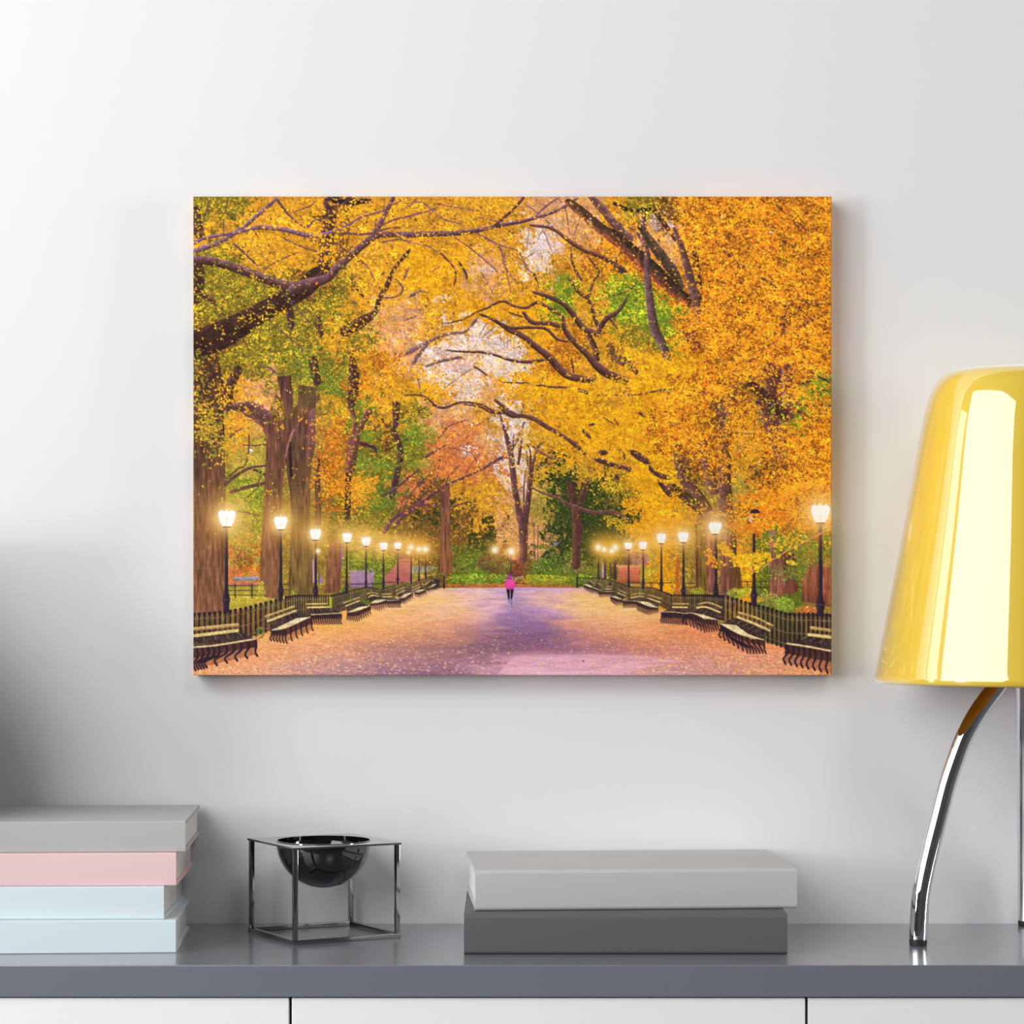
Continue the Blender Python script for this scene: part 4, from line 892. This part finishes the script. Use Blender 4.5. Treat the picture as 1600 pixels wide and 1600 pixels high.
bench([[(1092,945),(1107,942.5),(1128,950)],[(1089.8,950.4),(1103.6,949.4),(1125.6,957.5)]], [(1069.5,959.8),(1082.5,959),(1100,966),(1119.9,968.9)], [(1067.9,974.4),(1100.4,989),(1123,986)], 13, 2.4, 1.3, [(1082.5,958.6),(1098.8,961),(1119.9,968.5),(1100,967.8)])
bench([[(1154,958),(1180,965.5),(1207.6,978.5)],[(1152.4,964.7),(1176.8,974.4),(1202.8,986)]], [(1126.4,975.5),(1141,984),(1160,993),(1193.9,1000.8)], [(1124.8,997.5),(1167,1021.6),(1196,1021.6)], 13, 3.2, 1.8, [(1126.4,975.3),(1150.8,977.7),(1170.3,992),(1193.9,1000.5),(1173.6,998.9),(1141,984)])
bench([[(1268.6,982),(1302,986.4)],[(1264.6,992.6),(1302,997)]], [(1230.5,1006.6),(1265,1012),(1302,1019)], [(1226,1038),(1262,1046),(1302,1055)], 9, 4.2, 3.2)
# the twig of yellow leaves at lower right
stroke(11, [(740,470,4),(840,450,6),(900,400,8),(960,350,9),(1100,260,12),(1250,180,13),(1420,95,11),(1530,30,8)], (230,160,96), wob=.3)
stroke(11, [(560,410,4),(760,395,6),(900,370,8)], (230,160,80), wob=.3); stroke(11, [(480,220,5),(560,290,5),(640,330,5)], (220,150,60), wob=.3)
spray(11, [(470,200),(560,280),(620,350)], [(255,200,30),(250,180,30)], 60, 3.0, 3.5); spray(11, [(600,340),(760,350),(940,300)], [(255,206,40),(250,190,30),(244,170,30)], 150, 3.2, 6)
spray(11, [(740,400),(830,440)], [(250,186,40),(255,206,50)], 34, 2.8, 4); spray(11, [(1000,200),(1150,130),(1180,230)], [(250,196,40),(240,176,40)], 50, 2.6, 8); spray(11, [(370,260),(380,350),(460,380)], [(250,180,30),(244,150,30)], 40, 2.6, 4)
spray(11, [(730,505),(750,500)], [(255,196,40)], 8, 3, 2); spray(11, [(1130,360),(1170,370)], [(255,206,60)], 10, 3, 2.5)
# walker in a pink jacket
stroke(0, [(793.6,921,5.4),(794.6,930,3.8),(795,938,2.6)], (38,22,40), wob=0); stroke(0, [(800,921,5.4),(799.4,930,3.8),(798.6,938,2.6)], (38,22,40), wob=0)
stroke(0, [(795,938,2.6),(795.2,942,2.4)], (150,130,170), wob=0, grain=.1); stroke(0, [(798.8,938,2.6),(799,943,2.4)], (150,130,170), wob=0, grain=.1)
stroke(0, [(799,942,1.6),(799.6,948,1.0)], (120,90,140), wob=0)
poly(0, [(793,905.5),(801,905.5),(804,908.5),(804.6,917),(802.6,921.5),(791.6,921.5),(789.6,917),(790,908.5)], (240,84,166), (224,66,146), GRAIN, .15)
stroke(0, [(791,909,3),(790.4,917,2.6)], (226,70,150), wob=0, grain=.1); stroke(0, [(803.4,909,3),(804,917,2.6)], (226,70,150), wob=0, grain=.1)
stroke(0, [(796.8,900.6,6.4),(797,903,6.6)], (166,44,136), wob=0, grain=.1)
poly(0, [(787,902.6),(789,901.5),(816,902),(817,905),(804,904)], (150,130,170), alpha=.6)

# ---- 7. lamps: halo, then the bright glass -----------------------------------------------------------
LM = [(353.4,797,823,13.8),(437.8,807,827.5,10.6),(492.3,826.6,843.7,8.9),(541.7,833,847.7,7.6),(571.7,839.8,853.3,7.3),(598.9,848,859.8,6.1),(621.3,848,858.7,5.7),(641.6,851.7,859.8,4.9),(654,855,862.6,4),(664.2,855,862.6,4.2),
      (773.2,856,863.6,4),(798.5,858,866,4.4),(935.1,851.6,860,4.6),(944.4,855,863,4.2),(955.7,858,865,3.6),(961.4,851.6,860.4,4.8),(982,848,859,6),(1005,846.8,859,6.2),(1033.7,833.8,849.2,7.3),(1068,831.4,847.6,8.3),(1117.9,816,834.4,10.2),(1282.8,788.4,816.9,15)]
for x, y0, y1, w in LM:
    m = (y0 + y1) / 2
    glow(x, m - w * .2, w * 3.0 + 5, (240,170,70), .42); glow(x, m - w * .15, w * 1.9 + 2, (252,200,110), .62); glow(x, m, w * 1.25 + 1, (255,226,170), .8)
    for a in np.arange(0, math.pi, math.pi / 7):
        L = w * 2.3
        q = np.array([0, 0]); 
        stamp(np.array([x]), np.array([m]), np.array([L]), np.array([.9]), np.array([a + .2]), np.array([(255,214,140)], np.float32), .32)
glow(700, 866, 40, (232,150,40), .10); glow(948, 852, 24, (240,180,40), .35); glow(648, 852, 24, (244,180,60), .25)
for x, y0, y1, w in LM:
    h = y1 - y0
    if w > 5:
        poly(0, [(x-w*.95,y0+h*.12),(x-w*.6,y0),(x-w*.3,y0+h*.1),(x,y0-h*.04),(x+w*.3,y0+h*.1),(x+w*.6,y0),(x+w*.95,y0+h*.12),(x+w,y0+h*.32),(x+w*.78,y0+h*.72),(x+w*.5,y1),(x-w*.5,y1),(x-w*.78,y0+h*.72),(x-w,y0+h*.32)], (255,253,246), (255,250,238))
        stroke(0, [(x,y0+h*.5,.9),(x,y1,1.2)], (250,214,160), wob=0, grain=.1)
        stroke(0, [(x-w*.4,y1+1,1.8),(x+w*.4,y1+1,1.8)], (150,96,50), wob=0)
    else:
        glow(x, (y0+y1)/2, w * .95, (255,252,240), 1.0)
for x, y, r in ((496,861.5,3.4),(638,863.5,2.8)): glow(x, y, r * 2.2, (244,180,90), .6); glow(x, y, r, (255,248,226), 1.0)

# ---- 8. canvas weave and print finish ------------------------------------------------------------------
wv = .5 * np.sin(XX * 2 * math.pi / 2.9 + .8 * np.sin(YY * .9)) * .5 + np.sin(YY * 2 * math.pi / 3.1 + .5 * np.sin(XX * .35)) * .5
thr = (vnoise(26, .9) - .5) * .09
IMG *= (1 + .055 * wv + thr)[..., None]
IMG[:] = np.clip(IMG, 0, 255)
CANVAS_GAIN = 1.08
EXPO = 0.02
def LIGHTS():
    lw = W(LX, LD, 0)
    def at_az(az, dist, h):      # azimuth left of the direction lamp -> camera
        a = math.radians(az)
        return (lw.x - dist * math.sin(a), lw.y - dist * math.cos(a), h)
    # tall window light on the left front
    area('window_light', at_az(51, 3.7, 2.65), (lw.x, lw.y, 1.35), 3.75, 2.7, 126, (.985, .99, 1))
    area('left_window_light', (XL + .03, -.44, 1.9), (0, -.44, 1.9), .74, 3.2, 20, (.98, .99, 1))
    area('side_lamp', (XL + .05, -2.6, 1.3), (.5, -.1, 1.05), 1.1, .9, 88, (.97, .98, 1))
    area('front_light', (1.0, -3.3, 3.7), (.1, 0, 1.3), .9, .9, 17, (1, 1, 1))
    area('right_fill_light', (XR - .05, -.95, 1.55), (0, -.2, 1.0), .9, .9, 44, (1, .99, .98))  # fill panel added to brighten the right-hand page ends and chrome

# ------------------------------------------------------------------
# Canvas: colour samples become a fine grid of vertices wrapped round the stretcher
# ------------------------------------------------------------------
dc = 192.9
kx = dc / F
cx0, cx1 = (302 - 800) * kx, (1299.2 - 800) * kx
cz1, cz0 = (HZ - 307) * kx + 25, (HZ - 1055) * kx + 25
pic = empty('canvas_print', W((cx0 + cx1) / 2, DW, (cz0 + cz1) / 2), 0, 'stretched canvas print of an autumn park avenue with lamps and benches, hung on the wall', 'picture')
wx, wz, tk = (cx1 - cx0) / 2 * U, (cz1 - cz0) / 2 * U, (DW - dc) * U
ed = .0009
# grid rows and columns: the first and last few wrap onto the sides
def axis(n, half, wrap):
    c = np.linspace(-half + ed, half - ed, n)
    return c
gxs, gzs = axis(PW, wx, 0), axis(PH, wz, 0)
SW = 4                                                  # side rings: rounded edge then back to the wall
offs = [(ed * .7, -ed * .3), (ed, -ed), (ed, -tk * .5), (ed, -tk + .0004)]
nx, nz = PW + 2 * SW, PH + 2 * SW
xi = np.concatenate([np.arange(SW, 0, -1), np.zeros(PW, int), np.arange(1, SW + 1)])
zi = np.concatenate([np.arange(SW, 0, -1), np.zeros(PH, int), np.arange(1, SW + 1)])
sx = np.concatenate([-np.ones(SW), np.zeros(PW), np.ones(SW)]); sz = np.concatenate([np.ones(SW), np.zeros(PH), -np.ones(SW)])
oo = np.array([0] + [o[0] for o in offs]); od = np.array([0] + [o[1] for o in offs])
bx = np.concatenate([np.full(SW, gxs[0]), gxs, np.full(SW, gxs[-1])]) + sx * oo[xi]
zz = gzs[::-1]; bz = np.concatenate([np.full(SW, zz[0]), zz, np.full(SW, zz[-1])]) + sz * oo[zi]
V = np.zeros((nz, nx, 3), np.float32)
V[..., 0] = bx[None]; V[..., 2] = bz[:, None]
lev = np.maximum(xi[None], zi[:, None])
V[..., 1] = -tk - od[lev]
# corners: keep them on a tidy square
ci = np.clip(np.arange(nx) - SW, 0, PW - 1); ri = np.clip(np.arange(nz) - SW, 0, PH - 1)
# colour of the sides: the picture folded over the edge
mi = np.where(xi > 0, np.minimum(xi * 5, PW - 1), 0); ci = np.where(sx < 0, mi, np.where(sx > 0, PW - 1 - mi, ci))
mj = np.where(zi > 0, np.minimum(zi * 5, PH - 1), 0); ri = np.where(sz > 0, mj, np.where(sz < 0, PH - 1 - mj, ri))
CC = IMG[ri][:, ci] / 255.0
me = bpy.data.meshes.new('printed_canvas')
nv = nx * nz; idx = np.arange(nv).reshape(nz, nx)
q = np.stack([idx[:-1, :-1], idx[1:, :-1], idx[1:, 1:], idx[:-1, 1:]], -1).reshape(-1, 4)
nf = len(q)
me.vertices.add(nv); me.vertices.foreach_set('co', V.reshape(-1))
me.loops.add(nf * 4); me.loops.foreach_set('vertex_index', q.reshape(-1).astype(np.int32))
me.polygons.add(nf); me.polygons.foreach_set('loop_start', np.arange(0, nf * 4, 4, dtype=np.int32))
me.update(calc_edges=True); me.validate()
ca = me.color_attributes.new('print', 'BYTE_COLOR', 'POINT')
rgba = np.ones((nv, 4), np.float32); rgba[:, :3] = CC.reshape(-1, 3)
ca.data.foreach_set('color_srgb', rgba.reshape(-1))
cm = bpy.data.materials.new('printed_cotton'); cm.use_nodes = True
nt = cm.node_tree; b = nt.nodes['Principled BSDF']; b.inputs['Roughness'].default_value = .8; b.inputs['Specular IOR Level'].default_value = .15
at = nt.nodes.new('ShaderNodeAttribute'); at.attribute_name = 'print'
gm = nt.nodes.new('ShaderNodeVectorMath'); gm.operation = 'SCALE'; gm.inputs['Scale'].default_value = CANVAS_GAIN
nt.links.new(at.outputs['Color'], gm.inputs[0]); nt.links.new(gm.outputs[0], b.inputs['Base Color'])
me.materials.append(cm)
co = bpy.data.objects.new('printed_canvas', me); COL.objects.link(co); co.parent = pic
bm = bmesh.new(); t2 = .038
box(bm, -wx + .003, wx - .003, -tk + .004, -.0012, -wz + .003, -wz + t2); box(bm, -wx + .003, wx - .003, -tk + .004, -.0012, wz - t2, wz - .003)
box(bm, -wx + .003, -wx + t2, -tk + .004, -.0012, -wz + t2, wz - t2); box(bm, wx - t2, wx - .003, -tk + .004, -.0012, -wz + t2, wz - t2)
obj('stretcher_frame', bm, M['wood'], pic)

# ------------------------------------------------------------------
# Light
# ------------------------------------------------------------------
def area(name, loc, target, sx_, sy_, power, col=(1, 1, 1)):
    l = bpy.data.lights.new(name, 'AREA'); l.shape = 'RECTANGLE'; l.size = sx_; l.size_y = sy_; l.energy = power; l.color = col
    o = bpy.data.objects.new(name, l); COL.objects.link(o); o.location = loc
    o.rotation_euler = (Vector(target) - Vector(loc)).to_track_quat('-Z', 'Y').to_euler()
    return o
LIGHTS()

w = bpy.data.worlds.new('room_air'); scene.world = w; w.use_nodes = True
w.node_tree.nodes['Background'].inputs[0].default_value = (.9, .93, 1, 1); w.node_tree.nodes['Background'].inputs[1].default_value = .2

# ------------------------------------------------------------------
# Camera
# ------------------------------------------------------------------
cd = bpy.data.cameras.new('camera'); cam = bpy.data.objects.new('camera', cd); COL.objects.link(cam)
cam.location = (0, -DW * U, CAM_Z); cam.rotation_euler = (math.radians(90), 0, 0)
cd.sensor_width = 36; cd.sensor_fit = 'HORIZONTAL'; cd.lens = F / 1600 * 36
cd.shift_x = 0; cd.shift_y = (HZ - 800) / 1600
cd.clip_start = .05; cd.clip_end = 50
scene.camera = cam
scene.view_settings.view_transform = 'Standard'; scene.view_settings.look = 'None'
scene.view_settings.exposure = EXPO; scene.view_settings.gamma = 1
scene.cycles.use_denoising = True
scene.cycles.max_bounces = 8; scene.cycles.diffuse_bounces = 5
